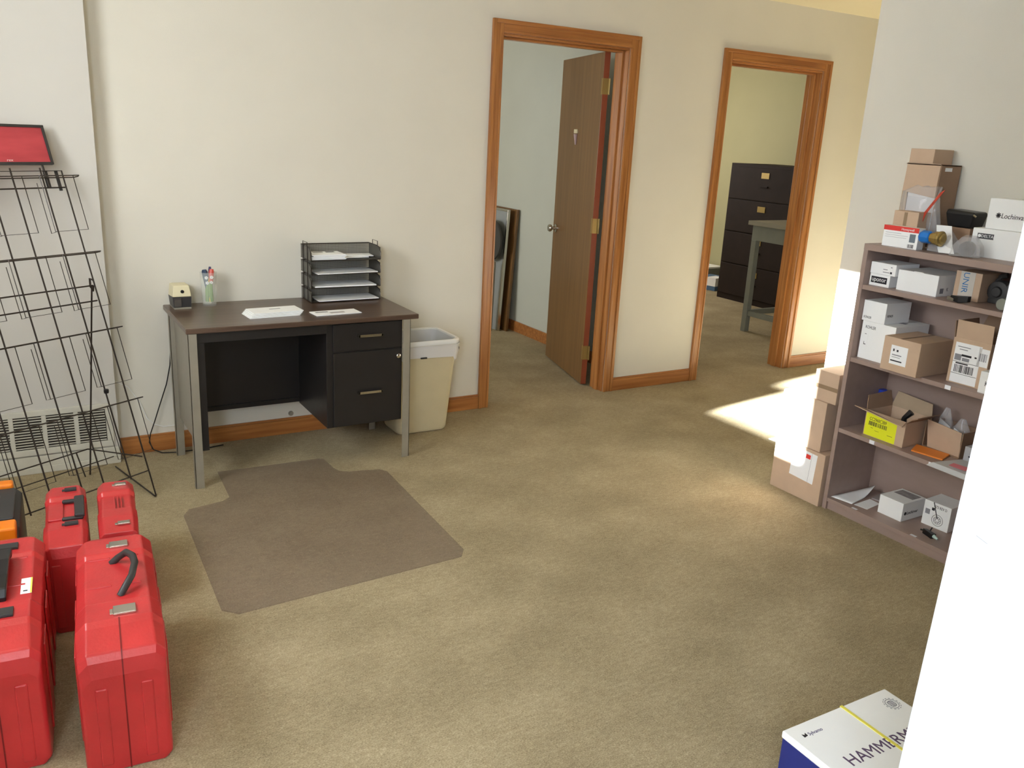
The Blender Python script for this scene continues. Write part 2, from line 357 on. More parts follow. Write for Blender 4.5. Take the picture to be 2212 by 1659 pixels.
MB().box(-0.0008, 0.0, 0.0, 0.035, 0.012, 2.02).build('hinge_edge', mat('oak_red_edge', lin(140, 70, 44), 0.4), door)
hk = MB(); hk.box(0.37, 0.43, 0.035, 0.043, 1.56, 1.585); hk.build('hook_plate', creamp, door, bevel=0.002)
hk = MB(); hk.hexa([(0.392, 0.036, 1.49), (0.402, 0.036, 1.49), (0.402, 0.040, 1.49), (0.392, 0.040, 1.49)], [(0.384, 0.036, 1.555), (0.415, 0.036, 1.555), (0.415, 0.048, 1.555), (0.384, 0.048, 1.555)])
hk.build('hanging_tag', mat('tag_pale', lin(190, 166, 170), 0.5), door)

# ------------------------------------------------------------------ register grille on the furred wall
vg = thing('vent_grille', 'long white louvred return air grille low on the left wall', 'vent', (-1.75, -0.086, 0.0))
b = MB(); X0, X1 = 0.0, 0.765
b.box(X0, X1, -0.012, 0, 0.262, 0.288); b.box(X0, X1, -0.012, 0, 0.085, 0.113)
secs = []; x = 0.735
b.box(0.738, X1, -0.012, 0, 0.113, 0.262)
while x > 0.05: secs.append((x-0.107, x)); b.box(x-0.125, x-0.107, -0.012, 0, 0.113, 0.262); x -= 0.125
b.build('grille_frame', ventm, vg, bevel=0.002)
MB().box(X0+0.01, X1-0.01, -0.001, 0.0, 0.10, 0.27).build('slot_shade_sheet', mat('vent_slot_shade', lin(74, 68, 60), 0.8), vg)  # dark sheet standing in for the shade between the louvres
for (a, c) in secs:
    for k in range(12):
        z = 0.119 + k*0.0122
        MB().hexa([(a, -0.011, z), (c, -0.011, z), (c, -0.001, z-0.004), (a, -0.001, z-0.004)], [(a, -0.011, z+0.0045), (c, -0.011, z+0.0045), (c, -0.001, z-0.002), (a, -0.001, z-0.002)]).build('louvre', ventm, vg)
kick = MB().box(-1.75, -0.965, -0.094, -0.086, 0.03, 0.078).build('kick_panel', ventm, bevel=0.002)
tag(kick, 'plain white metal kick panel under the louvred wall grille', 'panel')

# ------------------------------------------------------------------ wire literature rack
F = Vector((-0.884, -0.542, 0.0)); hdir = Vector((math.cos(math.radians(30)), math.sin(math.radians(30)), 0)); upv = Vector((-0.15719, 0.2723, 0.94929)).normalized(); nv = hdir.cross(upv).normalized()
def rp(s_, t_, off=0.0): return hdir*s_ + upv*t_ + nv*off
rack = thing('wire_display_rack', 'tall black wire brochure rack leaning by the left wall', 'display rack', F)
SW = -0.60
ws = [0.0, -0.088, -0.208, -0.300, -0.425, -0.515, -0.60]
b = MB()
b.tube([rp(0, 0.0), rp(0, 1.373), rp(SW, 1.373), rp(SW, 0.0)], 0.0032, 8); b.build('outer_frame', wirem, rack, smooth=True)
for s_ in ws[1:-1]: MB().tube([rp(s_, 0.10), rp(s_, 1.385)], 0.0032, 8).build('upright_wire', wirem, rack, smooth=True)
for t_ in (1.307,): MB().tube([rp(0.002, t_, -0.004), rp(SW, t_, -0.004)], 0.0028, 8).build('cross_wire', wirem, rack, smooth=True)
for t_, o_ in ((0.905, -0.012), (0.842, -0.012), (0.11, -0.006)): MB().tube([rp(0.0, t_, o_), rp(SW, t_, o_)], 0.003, 8).build('cross_wire', wirem, rack, smooth=True)
for t_ in (1.345, 1.034, 0.718, 0.415):
    MB().tube([rp(SW, t_, 0.004), rp(0.045, t_, 0.004), rp(0.052, t_, 0.02), rp(0.045, t_, 0.036), rp(SW, t_, 0.036)], 0.0023, 8).build('tier_rail', wirem, rack, smooth=True)
    for s0, s1 in ((0.016, -0.125), (-0.195, -0.340), (-0.412, -0.557)):
        MB().tube([rp(s0, t_, 0.04), rp(s0, t_-0.22, 0.04), rp(s1, t_-0.22, 0.04), rp(s1, t_, 0.04)], 0.0018, 6).build('pocket_wire', wirem, rack, smooth=True)
        MB().tube([rp(s1+0.006, t_-0.22, 0.04), rp(s1+0.006, t_-0.22, 0.002), rp(s1+0.006, t_-0.02, 0.002)], 0.0016, 6).build('pocket_wire', wirem, rack, smooth=True)
W2 = lambda x, y, z: Vector((x, y, z)) - F
for k, s_ in enumerate((0.0, -0.58)):
    top = rp(s_, 0.905, -0.02); off = hdir*s_
    MB().tube([top+hdir*0.0, W2(-1.102, -0.197, 0.0)+off], 0.0036, 8).build('back_leg', wirem, rack, smooth=True)
    MB().tube([top+nv*0.02+upv*0.02, top+upv*0.03, top-nv*0.01, top-upv*0.02, top+nv*0.01], 0.0045, 8).build('pivot_hook', wirem, rack, smooth=True)
    foot = W2(-1.102, -0.197, 0.12)+off
    MB().tube([foot, rp(s_-0.01, 0.175, -0.004)], 0.003, 8).build('brace_wire', wirem, rack, smooth=True)
    MB().tube([rp(s_, 0.0), rp(s_-0.02, 0.004, 0.02), W2(-0.994, -0.158, 0.006)+off], 0.0032, 8).build('foot_wire', wirem, rack, smooth=True)
MB().tube([W2(-1.102, -0.197, 0.12), W2(-1.102, -0.197, 0.12)+hdir*-0.58], 0.003, 8).build('brace_wire', wirem, rack, smooth=True)
MB().tube([W2(-1.150, -0.225, 0.12), W2(-1.124, -0.242, 0.01)], 0.003, 8).build('brace_wire', wirem, rack, smooth=True)
MB().tube([W2(-1.00, -0.17, 0.06), W2(-1.00, -0.17, 0.06)+hdir*-0.5], 0.0026, 8).build('brace_wire', wirem, rack, smooth=True)
MB().lathe([(0.0, -0.009), (0.009, -0.008), (0.010, 0), (0.009, 0.008), (0.0, 0.009)], 12, tuple(rp(-0.088, 0.475, 0.006))).build('rubber_stop', blackp, rack, smooth=True)
sg = thing('header_sign', 'red framed header sign clipped on top of the wire rack', 'sign', F)
b = MB(); q = lambda s_, t_, o_: rp(s_, t_, o_)
def ring(s0, s1, t0, t1, w_, o0, o1, mb):
    for (a0, a1, c0, c1) in ((s0, s1, t0, t0+w_), (s0, s1, t1-w_, t1), (s0, s0+w_, t0+w_, t1-w_), (s1-w_, s1, t0+w_, t1-w_)):
        mb.hexa([q(a0, c0, o0), q(a1, c0, o0), q(a1, c1, o0), q(a0, c1, o0)], [q(a0, c0, o1), q(a1, c0, o1), q(a1, c1, o1), q(a0, c1, o1)])
ring(-0.57, -0.027, 1.397, 1.553, 0.010, -0.006, 0.008, b); b.build('sign_frame', darkp, sg, bevel=0.001)
MB().hexa([q(-0.56, 1.407, -0.002), q(-0.037, 1.407, -0.002), q(-0.037, 1.543, -0.002), q(-0.56, 1.543, -0.002)], [q(-0.56, 1.407, 0.003), q(-0.037, 1.407, 0.003), q(-0.037, 1.543, 0.003), q(-0.56, 1.543, 0.003)]).build('sign_panel', signred, sg)
text('rex', 0.014, mat('sign_white', lin(226, 190, 190), 0.5), sg, q(-0.212, 1.411, 0.0032), hdir, upv, xs=1.3, shear=0.2)
MB().tube([q(-0.068, 1.31, -0.003), q(-0.072, 1.40, -0.003)], 0.004, 8).build('support_stem', wirem, sg, smooth=True)
for s_, l_, wd in ((-0.074, 0.065, 0.016), (-0.026, 0.078, 0.012), (-0.50, 0.078, 0.012)):
    MB().hexa([q(s_, 1.373-l_, -0.010), q(s_+wd, 1.373-l_, -0.010), q(s_+wd, 1.376, -0.010), q(s_, 1.376, -0.010)], [q(s_, 1.373-l_, -0.005), q(s_+wd, 1.373-l_, -0.005), q(s_+wd, 1.376, -0.005), q(s_, 1.376, -0.005)]).build('mounting_clip', darkp, sg)

# ------------------------------------------------------------------ tool cases
def case_body(mb, st, hw_scale=1.0, mi=0):
    rings = []
    for (y, hw, zt, ch) in st:
        hw *= hw_scale
        rings.append([(-hw+0.012, y, 0), (hw-0.012, y, 0), (hw, y, 0.015), (hw, y, zt-ch), (hw-ch, y, zt), (-hw+ch, y, zt), (-hw, y, zt-ch), (-hw, y, 0.015)])
    mb.loft(rings, mi)
def latch(parent, y, z, m, w_=0.038, d=0.022, xo=0.008, nm='latch'):
    b = MB(); b.box(xo-0.012, xo+w_-0.012, y-d/2, y+d/2, z, z+0.006); b.box(xo-0.020, xo-0.012, y-d*0.3, y+d*0.3, z, z+0.003)
    b.box(xo-0.010, xo+w_-0.014, y-d/2, y-d/2+0.003, z+0.006, z+0.008)
    return b.build(nm, m, parent, bevel=0.001)
def ribs(parent, hw, zt, ys, m, n='grip_rib'):
    for y in ys: MB().box(-hw+0.02, hw-0.02, y-0.0035, y+0.0035, zt-0.002, zt+0.004).build(n, m, parent, bevel=0.002)

def big_case(label, loc, rzd, latchm):
    t = thing('red_tool_case', label, 'tool case', loc, math.radians(rzd), 'red tool cases')
    st = [(-0.315, 0.088, 0.262, 0.02), (-0.308, 0.096, 0.300, 0.022), (-0.295, 0.098, 0.318, 0.022), (-0.215, 0.100, 0.338, 0.026), (-0.195, 0.100, 0.346, 0.026), (-0.110, 0.099, 0.346, 0.026),
          (-0.095, 0.098, 0.338, 0.024), (0.150, 0.098, 0.338, 0.024), (0.165, 0.100, 0.348, 0.026), (0.255, 0.099, 0.348, 0.026), (0.285, 0.090, 0.338, 0.03), (0.310, 0.078, 0.300, 0.03), (0.315, 0.070, 0.24, 0.02)]
    b = MB(); case_body(b, st); b.build('case_shell', redm, t, bevel=0.006, seg=3)
    b = MB()   # seam between the two halves, following the top and the near end
    pts = [(-0.3165, 0.0), (-0.3165, 0.262), (-0.3092, 0.301), (-0.296, 0.3195), (-0.215, 0.3395), (-0.195, 0.3475), (-0.110, 0.3475), (-0.095, 0.3395), (0.150, 0.3395), (0.165, 0.3495), (0.255, 0.3495), (0.285, 0.3395), (0.311, 0.3)]
    for (ya, za), (yb, zb) in list(zip(pts, pts[1:]))[:5]:
        b.hexa([(-0.0016, ya, za-0.003), (0.0016, ya, za-0.003), (0.0016, yb, zb-0.003), (-0.0016, yb, zb-0.003)], [(-0.0016, ya, za), (0.0016, ya, za), (0.0016, yb, zb), (-0.0016, yb, zb)]) if ya != yb else b.box(-0.0016, 0.0016, ya, ya+0.003, za, zb)
    b.build('seam', redd, t)
    for sx in (-1, 1):   # moulded stiffening ribs on the near end and the sides
        b = MB(); b.box(sx*0.050-0.014, sx*0.050+0.014, -0.318, -0.310, 0.02, 0.235); b.build('moulded_rib', redm, t, bevel=0.004)
        for yy in (-0.18, 0.0, 0.18):
            b = MB(); xs_ = sx*0.099; b.box(min(xs_, xs_+sx*0.005), max(xs_, xs_+sx*0.005), yy-0.05, yy+0.05, 0.04, 0.28); b.build('moulded_rib', redm, t, bevel=0.003)
    for y0 in (-0.012, 0.148): 
        b = MB(); b.box(-0.072, -0.012, y0-0.004, y0+0.004, 0.336, 0.3405); b.box(0.012, 0.06, y0-0.004, y0+0.004, 0.336, 0.3405); b.build('moulded_rib', redm, t, bevel=0.002)
    latch(t, -0.165, 0.346, latchm, 0.052, 0.042, 0.0); latch(t, 0.205, 0.348, latchm, 0.048, 0.036, 0.0)
    return t
A = big_case('large red tool case with silver latches standing upright in front', (-1.170, -1.876, 0), -5, chrome)
b = MB(); b.tube([(-0.010, 0.120, 0.336), (0.008, 0.118, 0.352), (0.030, 0.105, 0.372), (0.045, 0.060, 0.380), (0.048, 0.020, 0.380), (0.038, -0.035, 0.372), (0.018, -0.062, 0.352), (0.006, -0.070, 0.336)], 0.0095, 10)
b.build('handle', darkp, A, smooth=True)
Bc = big_case('large red tool case with black latches and small white label, at left edge', (-1.437, -1.768, 0), -4, darkp)
b = MB(); b.loft([[(x0, y, z-0.005), (x1, y, z-0.005), (x1, y, z+0.009), (x0, y, z+0.009)] for (y, x0, x1, z) in ((0.150, -0.02, 0.022, 0.345), (0.140, -0.018, 0.026, 0.368), (0.06, -0.014, 0.024, 0.376), (-0.02, -0.014, 0.024, 0.372), (-0.075, -0.010, 0.022, 0.360), (-0.088, -0.010, 0.020, 0.340))])
b.build('handle', blackp, Bc, bevel=0.004)
decal(Bc, 'white_sticker', paperm, (0.050, -0.065, 0.3385), (1, 0, 0), (0, 1, 0), 0.026, 0.085, extra=[(0.006, 0.016, 0.012, 0.018, 1), (0.022, 0.026, 0.0, 0.085, 2)], mats=[paperm, inkm, yellows])

def small_case(label, loc, rzd, W_, L_, H_, latchm, kind):
    t = thing('red_tool_case', label, 'tool case', loc, math.radians(rzd), 'red tool cases')
    hw = W_/2; h = L_/2; r = H_-0.014
    st = [(-h, hw-0.012, H_-0.05, 0.012), (-h+0.008, hw-0.004, H_-0.014, 0.014), (-h+0.10, hw, H_, 0.016), (-h+0.16, hw, H_, 0.016), (-h+0.175, hw-0.003, r, 0.014), (h-0.135, hw-0.003, r, 0.014),
          (h-0.12, hw, H_, 0.016), (h-0.035, hw-0.002, H_, 0.02), (h-0.008, hw-0.014, H_-0.02, 0.02), (h, hw-0.022, H_-0.06, 0.014)]
    b = MB(); case_body(b, st); b.build('case_shell', redm, t, bevel=0.004, seg=3)
    for sx in (-0.5, 0.5):
        MB().box(sx*hw-0.012, sx*hw+0.012, -h-0.004, -h+0.004, 0.02, H_-0.07).build('moulded_rib', redm, t, bevel=0.002)
    latch(t, h-0.075, H_, latchm, 0.036, 0.024, 0.010)
    if kind == 'handle':
        latch(t, -h+0.13, H_, latchm, 0.038, 0.024, 0.010)
        b = MB(); b.box(-0.010, 0.052, 0.078, 0.094, r+0.002, r+0.014); b.box(-0.010, 0.052, -0.062, -0.048, r+0.002, r+0.014); b.box(0.026, 0.056, -0.062, 0.094, r+0.010, r+0.024)
        b.build('handle', darkp, t, bevel=0.005, seg=3)
        b = MB(); b.box(-hw+0.012, -0.006, -0.045, 0.08, r-0.002, r+0.006); b.build('grip_pad', redm, t, bevel=0.003)
        b = MB(); b.box(0.0, 0.036, -0.045, 0.055, r-0.002, r+0.007); b.build('grip_pad', redm, t, bevel=0.003)
    else:
        for x in (-0.006, 0.004, 0.014): MB().box(x-0.0022, x+0.0022, -0.055, 0.055, r-0.002, r+0.010).build('grip_fin', redm, t, bevel=0.001)
        latch(t, -h+0.05, H_-0.008, latchm, 0.036, 0.024, 0.010)
    return t
small_case('narrow red tool case with folded black handle, behind the large ones', (-1.250, -1.252, 0), -4, 0.125, 0.485, 0.30, darkp, 'handle')
small_case('narrow red tool case with one silver latch, nearest the desk', (-1.098, -1.243, 0), -5, 0.118, 0.43, 0.30, chrome, 'fins')
oc = thing('orange_tool_case', 'orange and black tool case at the left edge behind red ones', 'tool case', (-1.468, -1.14, 0), math.radians(-3))
b = MB(); case_body(b, [(-0.20, 0.085, 0.25, 0.015), (-0.19, 0.094, 0.285, 0.02), (-0.14, 0.096, 0.300, 0.02), (0.15, 0.096, 0.300, 0.02), (0.20, 0.088, 0.285, 0.02), (0.21, 0.075, 0.25, 0.015)]); b.build('case_shell', darkp, oc, bevel=0.004)
b = MB(); b.box(-0.090, 0.088, -0.205, -0.135, 0.24, 0.312); b.build('end_cap', orangep, oc, bevel=0.008, seg=3)
b = MB(); b.box(-0.090, 0.070, 0.165, 0.212, 0.24, 0.310); b.build('end_cap', orangep, oc, bevel=0.008, seg=3)
b = MB(); b.box(-0.090, 0.024, -0.04, 0.165, 0.27, 0.314); b.build('grip', orangep, oc, bevel=0.008, seg=3)
b = MB(); b.box(0.035, 0.080, -0.115, 0.085, 0.296, 0.308); b.build('latch', darkp, oc, bevel=0.004)
b = MB(); b.box(-0.080, 0.0, -0.13, -0.05, 0.296, 0.306); b.build('latch', blackp, oc, bevel=0.004)

# ------------------------------------------------------------------ chair mat
pts = [(-0.60, -0.395), (-0.135, -0.415), (-0.118, -0.43), (-0.112, -0.56), (-0.10, -0.60), (-0.06, -0.625), (0.02, -0.64), (0.075, -0.655), (0.098, -0.69), (0.062, -1.53), (0.03, -1.575), (-0.80, -1.615), (-0.845, -1.57), (-0.82, -0.80), (-0.79, -0.745), (-0.65, -0.72), (-0.615, -0.69)]
cmat = MB().prism(pts, 0.0005, 0.0045).build('chair_mat', vinylm); tag(cmat, 'clear brown-tinted plastic chair mat with a lip, on the carpet before the desk', 'chair mat')

# ------------------------------------------------------------------ desk
dk = thing('desk', 'small office desk with walnut laminate top and black metal drawers', 'desk', (-0.2, -0.28, 0))
ox, oy = -0.2, -0.28
def D(b, x0, x1, y0, y1, z0, z1, mi=0): return b.box(x0-ox, x1-ox, y0-oy, y1-oy, z0, z1, mi)
D(MB(), -0.728, 0.312, -0.548, -0.012, 0.683, 0.706).build('desktop', walnut, dk, bevel=0.004)
for (x0, x1, y0, y1) in ((-0.722, -0.686, -0.545, -0.515), (0.236, 0.272, -0.545, -0.515), (-0.722, -0.686, -0.115, -0.085), (0.236, 0.272, -0.115, -0.085)):
    b = MB(); D(b, x0, x1, y0, y0+0.004, 0, 0.683); xs_ = x0 if x0 < 0 else x1-0.004; D(b, xs_, xs_+0.004, y0, y1, 0, 0.683); b.build('leg', greym, dk, bevel=0.001)
    
D(MB(), -0.700, -0.694, -0.515, -0.100, 0.19, 0.683).build('side_panel', greym, dk)
D(MB(), -0.690, -0.655, -0.530, -0.500, 0.165, 0.683).build('inner_post', blackm, dk)
D(MB(), -0.690, -0.130, -0.105, -0.098, 0.20, 0.683).build('modesty_panel', blackm, dk)
b = MB(); D(b, -0.690, -0.130, -0.112, -0.105, 0.200, 0.222); b.build('modesty_lip', blackm, dk)
D(MB(), -0.686, -0.130, -0.532, -0.512, 0.640, 0.683).build('centre_rail', blackm, dk, bevel=0.001)
b = MB(); D(b, -0.130, 0.238, -0.525, -0.100, 0.19, 0.683); b.build('pedestal', blackm, dk, bevel=0.002)
for nm, z0, z1, hz in (('drawer', 0.552, 0.678, 0.622), ('drawer', 0.195, 0.545, 0.352)):
    dr = D(MB(), -0.100, 0.232, -0.533, -0.525, z0, z1).build(nm, blackm, dk, bevel=0.002)
    b = MB(); D(b, 0.012, 0.130, -0.556, -0.549, hz-0.006, hz+0.006); D(b, 0.012, 0.020, -0.556, -0.533, hz-0.006, hz+0.006); D(b, 0.122, 0.130, -0.556, -0.533, hz-0.006, hz+0.006)
    h = b.build('drawer_pull', chrome, dr, bevel=0.001)
    if z0 < 0.3:
        b = MB(); b.lathe([(0.011, -0.533-oy), (0.011, -0.539-oy), (0.008, -0.541-oy), (0.0, -0.541-oy)], 16, (0.216-ox, 0, 0.51), axis='y'); b.build('lock', chrome, dr, smooth=True)

# letter trays
tr = thing('letter_tray_stack', 'four tier black wire mesh letter tray on the desk', 'letter tray', (0.098, -0.086, 0.706))
TX, TY = 0.176, 0.078
for k in range(4):
    z = 0.004 + k*0.066; top = 0.062 if k == 3 else 0.052
    tier = MB().tube([(TX, -TY, z), (TX, TY, z), (-TX, TY, z), (-TX, -TY, z), (TX, -TY, z)], 0.0022, 6).build('tray_tier', wirem, tr, smooth=True)
    b = MB(); b.box(-TX, TX, -TY, TY, z-0.0004, z+0.0004); b.build('mesh_floor', meshm, tier)
    b = MB(); b.box(-TX, TX, TY-0.0003, TY+0.0003, z, z+top); b.box(-TX-0.0003, -TX+0.0003, -TY, TY, z, z+top*0.96); b.box(TX-0.0003, TX+0.0003, -TY, TY, z, z+top*0.96); b.build('mesh_wall', meshm, tier)
    MB().tube([(-TX, -TY, z), (-TX, -TY, z+top*0.6), (-TX, -TY+0.018, z+top*0.92), (-TX, -TY+0.045, z+top), (-TX, TY, z+top), (TX, TY, z+top), (TX, -TY+0.045, z+top), (TX, -TY+0.018, z+top*0.92), (TX, -TY, z+top*0.6), (TX, -TY, z)], 0.0026, 6).build('rim_wire', wirem, tier, smooth=True)
    for sx in (-1, 1):
        MB().tube([(sx*(TX+0.003), 0.035, z), (sx*(TX+0.003), 0.035, z+0.083 if k == 3 else z+0.066), (sx*(TX+0.003), -0.03, z+0.083 if k == 3 else z+0.066), (sx*(TX+0.003), -0.03, z)], 0.002, 6).build('stacking_loop', wirem, tier, smooth=True)
def sheet(name, label, cat, loc, rz_, w_, d_, t_=0.0025, group=None, curl=0.0, m=None, extra=None, mats=None):
    b = MB(); n = 6; rings = []
    for i in range(n+1):
        x = -w_/2 + w_*i/n; zc = curl*((i/n-0.5)*2)**2
        rings.append([(x, -d_/2, zc), (x, d_/2, zc), (x, d_/2, zc+t_), (x, -d_/2, zc+t_)])
    b.loft(rings)
    for (x0, x1, y0, y1, mi) in (extra or []): b.box(x0, x1, y0, y1, t_, t_+0.0002, mi)
    o = b.build(name, mats or [m or paperm]); at(o, loc, rz_); tag(o, label, cat, group); return o
for k, (xo, yo, rz_, t_, lab) in enumerate(((0.01, -0.012, 0.03, 0.004, 'flat white papers in the lowest tier of the letter tray'), (0.0, -0.004, -0.02, 0.006, 'loose white papers in the second lowest letter tray tier'), (0.004, -0.012, 0.05, 0.004, 'white papers in the letter tray tier just under the top'))):
    sheet('paper_stack', lab, 'papers', (0.098+xo, -0.092+yo, 0.7128+k*0.066), rz_, 0.31, 0.138, t_, 'papers in the letter trays')
rnd = random.Random(3)
for k in range(6):
    sheet('envelope', 'topmost window envelope of the thick pile in the top letter tray' if k == 5 else 'plain white envelope under the topmost one in the top letter tray pile', 'envelope', (0.016+rnd.uniform(-0.006, 0.008), -0.098+rnd.uniform(-0.003, 0.003), 0.9112+k*0.0042), rnd.uniform(-0.04, 0.04), 0.170, 0.118, 0.0034, 'envelopes piled in the top tray',
          extra=[(-0.05, 0.0, 0.02, 0.045, 1), (0.015, 0.06, 0.02, 0.045, 2)] if k == 5 else None, mats=[paperm, greyink, inkm])
for k, (x, y, rz_, lab) in enumerate(((0.165, -0.080, 0.05, 'single white envelope beside the pile in the top tray'), (0.200, -0.060, -0.1, 'cream envelope at the right of the top letter tray'))):
    sheet('envelope', lab, 'envelope', (x, y, 0.9112+k*0.004), rz_, 0.13, 0.08, 0.003, 'envelopes piled in the top tray')
for k in range(5):
    sheet('envelope', {4: 'topmost white envelope of the fanned pile on the desktop', 0: 'lowest white envelope of the fanned pile, touching the desktop'}.get(k, 'white envelope sandwiched inside the fanned pile on the desktop'), 'envelope', (-0.330+0.005*k, -0.368+0.003*k, 0.7064+k*0.0042), 0.060+0.005*(k % 3), 0.226, 0.118, 0.0032, 'fanned envelopes on the desktop',
          extra=[(-0.02, 0.03, 0.01, 0.02, 1)] if k == 4 else None, mats=[paperm, greyink])
sheet('envelope', 'lone window envelope lying right of the pile on the desktop', 'envelope', (-0.045, -0.410, 0.7064), 0.06, 0.218, 0.092, 0.003, extra=[(-0.09, -0.03, 0.010, 0.028, 1), (-0.03, 0.04, -0.02, 0.006, 2)], mats=[paperm, greyink, mat('window_film', lin(214, 206, 206), 0.2)])

# pencil sharpener
ps = thing('pencil_sharpener', 'cream electric pencil sharpener with dark front on the desk corner', 'pencil sharpener', (-0.664, -0.085, 0.706))
b = MB(); b.loft([[(-0.040, -0.058, 0.056), (0.040, -0.058, 0.056), (0.040, 0.06, 0.046), (-0.040, 0.06, 0.046)], [(-0.034, -0.048, 0.106), (0.034, -0.048, 0.106), (0.034, 0.05, 0.104), (-0.034, 0.05, 0.104)]]); b.build('upper_housing', creamp, ps, bevel=0.004)
b = MB(); b.loft([[(-0.036, -0.052, 0.004), (0.038, -0.052, 0.004), (0.038, 0.055, 0.004), (-0.036, 0.055, 0.004)], [(-0.040, -0.056, 0.056), (0.040, -0.056, 0.056), (0.040, 0.058, 0.050), (-0.040, 0.058, 0.050)]]); b.build('lower_housing', darkp, ps, bevel=0.002)
MB().box(-0.036, 0.038, -0.056, 0.055, 0.0, 0.008).build('base', greym, ps, bevel=0.001)
MB().box(-0.034, -0.004, -0.0595, -0.055, 0.012, 0.052).build('shavings_tray', smokep, ps, bevel=0.001)
MB().lathe([(0.0075, -0.0545), (0.0075, -0.058), (0.003, -0.0585), (0.0, -0.0585)], 14, (0.002, 0, 0.080), axis='y').build('pencil_hole', blackp, ps)
# pen cup and its pencils
pc = thing('glass_tumbler', 'clear glass tumbler holding pencils and pens on the desk', 'tumbler', (-0.535, -0.085, 0.706))
b = MB(); R0, R1, HH = 0.031, 0.038, 0.155
b.lathe([(0.0005, 0.0), (R0, 0.0), (R1, HH), (R1-0.003, HH), (R0-0.002, 0.010), (0.0005, 0.010)], 28); b.build('glass_wall', glassm, pc, smooth=True)
pcx, pcy, pcz = -0.535, -0.085, 0.706
for k, (a, ln, m, lab, tilt) in enumerate(((2.6, 0.148, 'blue', 'dark blue pen with white flowers, left in the glass tumbler', 0.14), (0.4, 0.150, 'red', 'red capped pen leaning right in the glass tumbler', 0.14), (0.9, 0.160, 'navy', 'dark purple pen sticking highest out of the glass tumbler', 0.13),
     (3.3, 0.105, 'y', 'yellow pencil in the glass tumbler', 0.08), (4.3, 0.10, 'y', 'yellow pencil in the glass tumbler', 0.10), (5.2, 0.105, 'y', 'yellow pencil in the glass tumbler', 0.07), (1.6, 0.11, 'y', 'yellow pencil in the glass tumbler', 0.09), (3.0, 0.09, 'g', 'flat green marker in the glass tumbler', 0.03), (5.8, 0.085, 'g', 'flat green marker in the glass tumbler', 0.03))):
    mm = {'blue': mat('pen_blue', lin(50, 66, 90), 0.4), 'red': mat('pen_red', lin(206, 80, 66), 0.4), 'navy': mat('pen_navy', lin(60, 54, 90), 0.4), 'y': pencily, 'g': greenp}[m]
    th = {'blue': 0.014, 'red': 0.012, 'navy': 0.007, 'y': 0.0032, 'g': 0.011}[m]
    r0 = 0.012 if m in 'yg' else 0.004
    p0 = Vector((-math.cos(a)*r0*0.6, -math.sin(a)*r0*0.6, 0.018)); dr_ = Vector((math.cos(a)*tilt, math.sin(a)*tilt, 1)).normalized()
    nm = {'blue': 'pen', 'red': 'pen', 'navy': 'pen', 'y': 'pencil', 'g': 'marker'}[m]
    t_ = thing(nm, lab, nm, (pcx, pcy, pcz), 0, {'pen': 'pens in the tumbler', 'pencil': 'pencils in the tumbler', 'marker': 'green markers in the tumbler'}[nm])
    MB().tube([p0, p0+dr_*ln*0.92, p0+dr_*ln], [th*0.5 if m in ('blue', 'red') else th, th, th*0.7], 8).build('barrel', mm, t_, smooth=True)
    if m in ('blue', 'red'):
        for f, zz in enumerate((0.60, 0.84)):
            c_ = p0+dr_*ln*(zz-0.08*f) + Vector((0, -th-0.001, 0)); b = MB()
            for q_ in range(5):
                aa = q_*2*PI/5; cc = c_ + Vector((math.cos(aa)*0.0048, 0, math.sin(aa)*0.0048)); b.lathe([(0.0, -0.0008), (0.0036, -0.0005), (0.0036, 0.0005), (0.0, 0.0008)], 8, tuple(cc), axis='y')
            b.build('flower', whiteink, t_)
    if m == 'y': MB().tube([p0-dr_*0.010, p0], [0.0005, 0.0028], 8).build('tip', creamp, t_)

# wastebasket
wb = thing('wastebasket', 'beige plastic wastebasket with white liner beside the desk', 'wastebasket', (0.478, -0.165, 0))
def rrect(hx, hy, r, z, n=5):
    out = []
    for (sx, sy, a0) in ((1, 1, 0), (-1, 1, PI/2), (-1, -1, PI), (1, -1, 3*PI/2)):
        for i in range(n+1):
            a = a0 + i*PI/2/n; out.append((sx*(hx-r)+r*math.cos(a), sy*(hy-r)+r*math.sin(a), z))
    return out
b = MB(); b.loft([rrect(0.135, 0.095, 0.03, 0.004), rrect(0.142, 0.100, 0.035, 0.012), rrect(0.145, 0.102, 0.035, 0.02), rrect(0.178, 0.142, 0.045, 0.485), rrect(0.173, 0.137, 0.043, 0.485), rrect(0.140, 0.098, 0.03, 0.025)], cap=True)
b.build('basket_body', beige, wb, smooth=True)
b = MB(); b.loft([rrect(0.178, 0.142, 0.045, 0.482), rrect(0.188, 0.150, 0.05, 0.484), rrect(0.190, 0.152, 0.05, 0.500), rrect(0.186, 0.148, 0.05, 0.508), rrect(0.172, 0.136, 0.045, 0.506), rrect(0.170, 0.134, 0.045, 0.484), rrect(0.178, 0.142, 0.045, 0.482)], cap=False); b.build('rim', whitec, wb, smooth=True)
b = MB(); rings = []
rnd = random.Random(5)
for zz, gx, gy in ((0.20, 0.150, 0.11), (0.50, 0.1685, 0.1325)):
    rings.append(rrect(gx, gy, 0.04, zz))
b.loft(rings, cap=False)
rings = []
for k, (zz, g) in enumerate(((0.486, 0.013), (0.465, 0.008), (0.445, 0.009), (0.415, 0.004))):
    rr = []
    for i, p in enumerate(rrect(0.180+g, 0.144+g, 0.05, zz, 9)):
        wv = (math.sin(i*1.3)*0.010+math.sin(i*0.5+1)*0.014+0.006*math.sin(i*3.1)) if k == 3 else math.sin(i*2.3+k)*0.002
        rr.append((p[0]*(1+math.sin(i*2.7+k)*0.008), p[1]*(1+math.cos(i*2.1+k)*0.010), p[2]+wv))
    rings.append(rr)
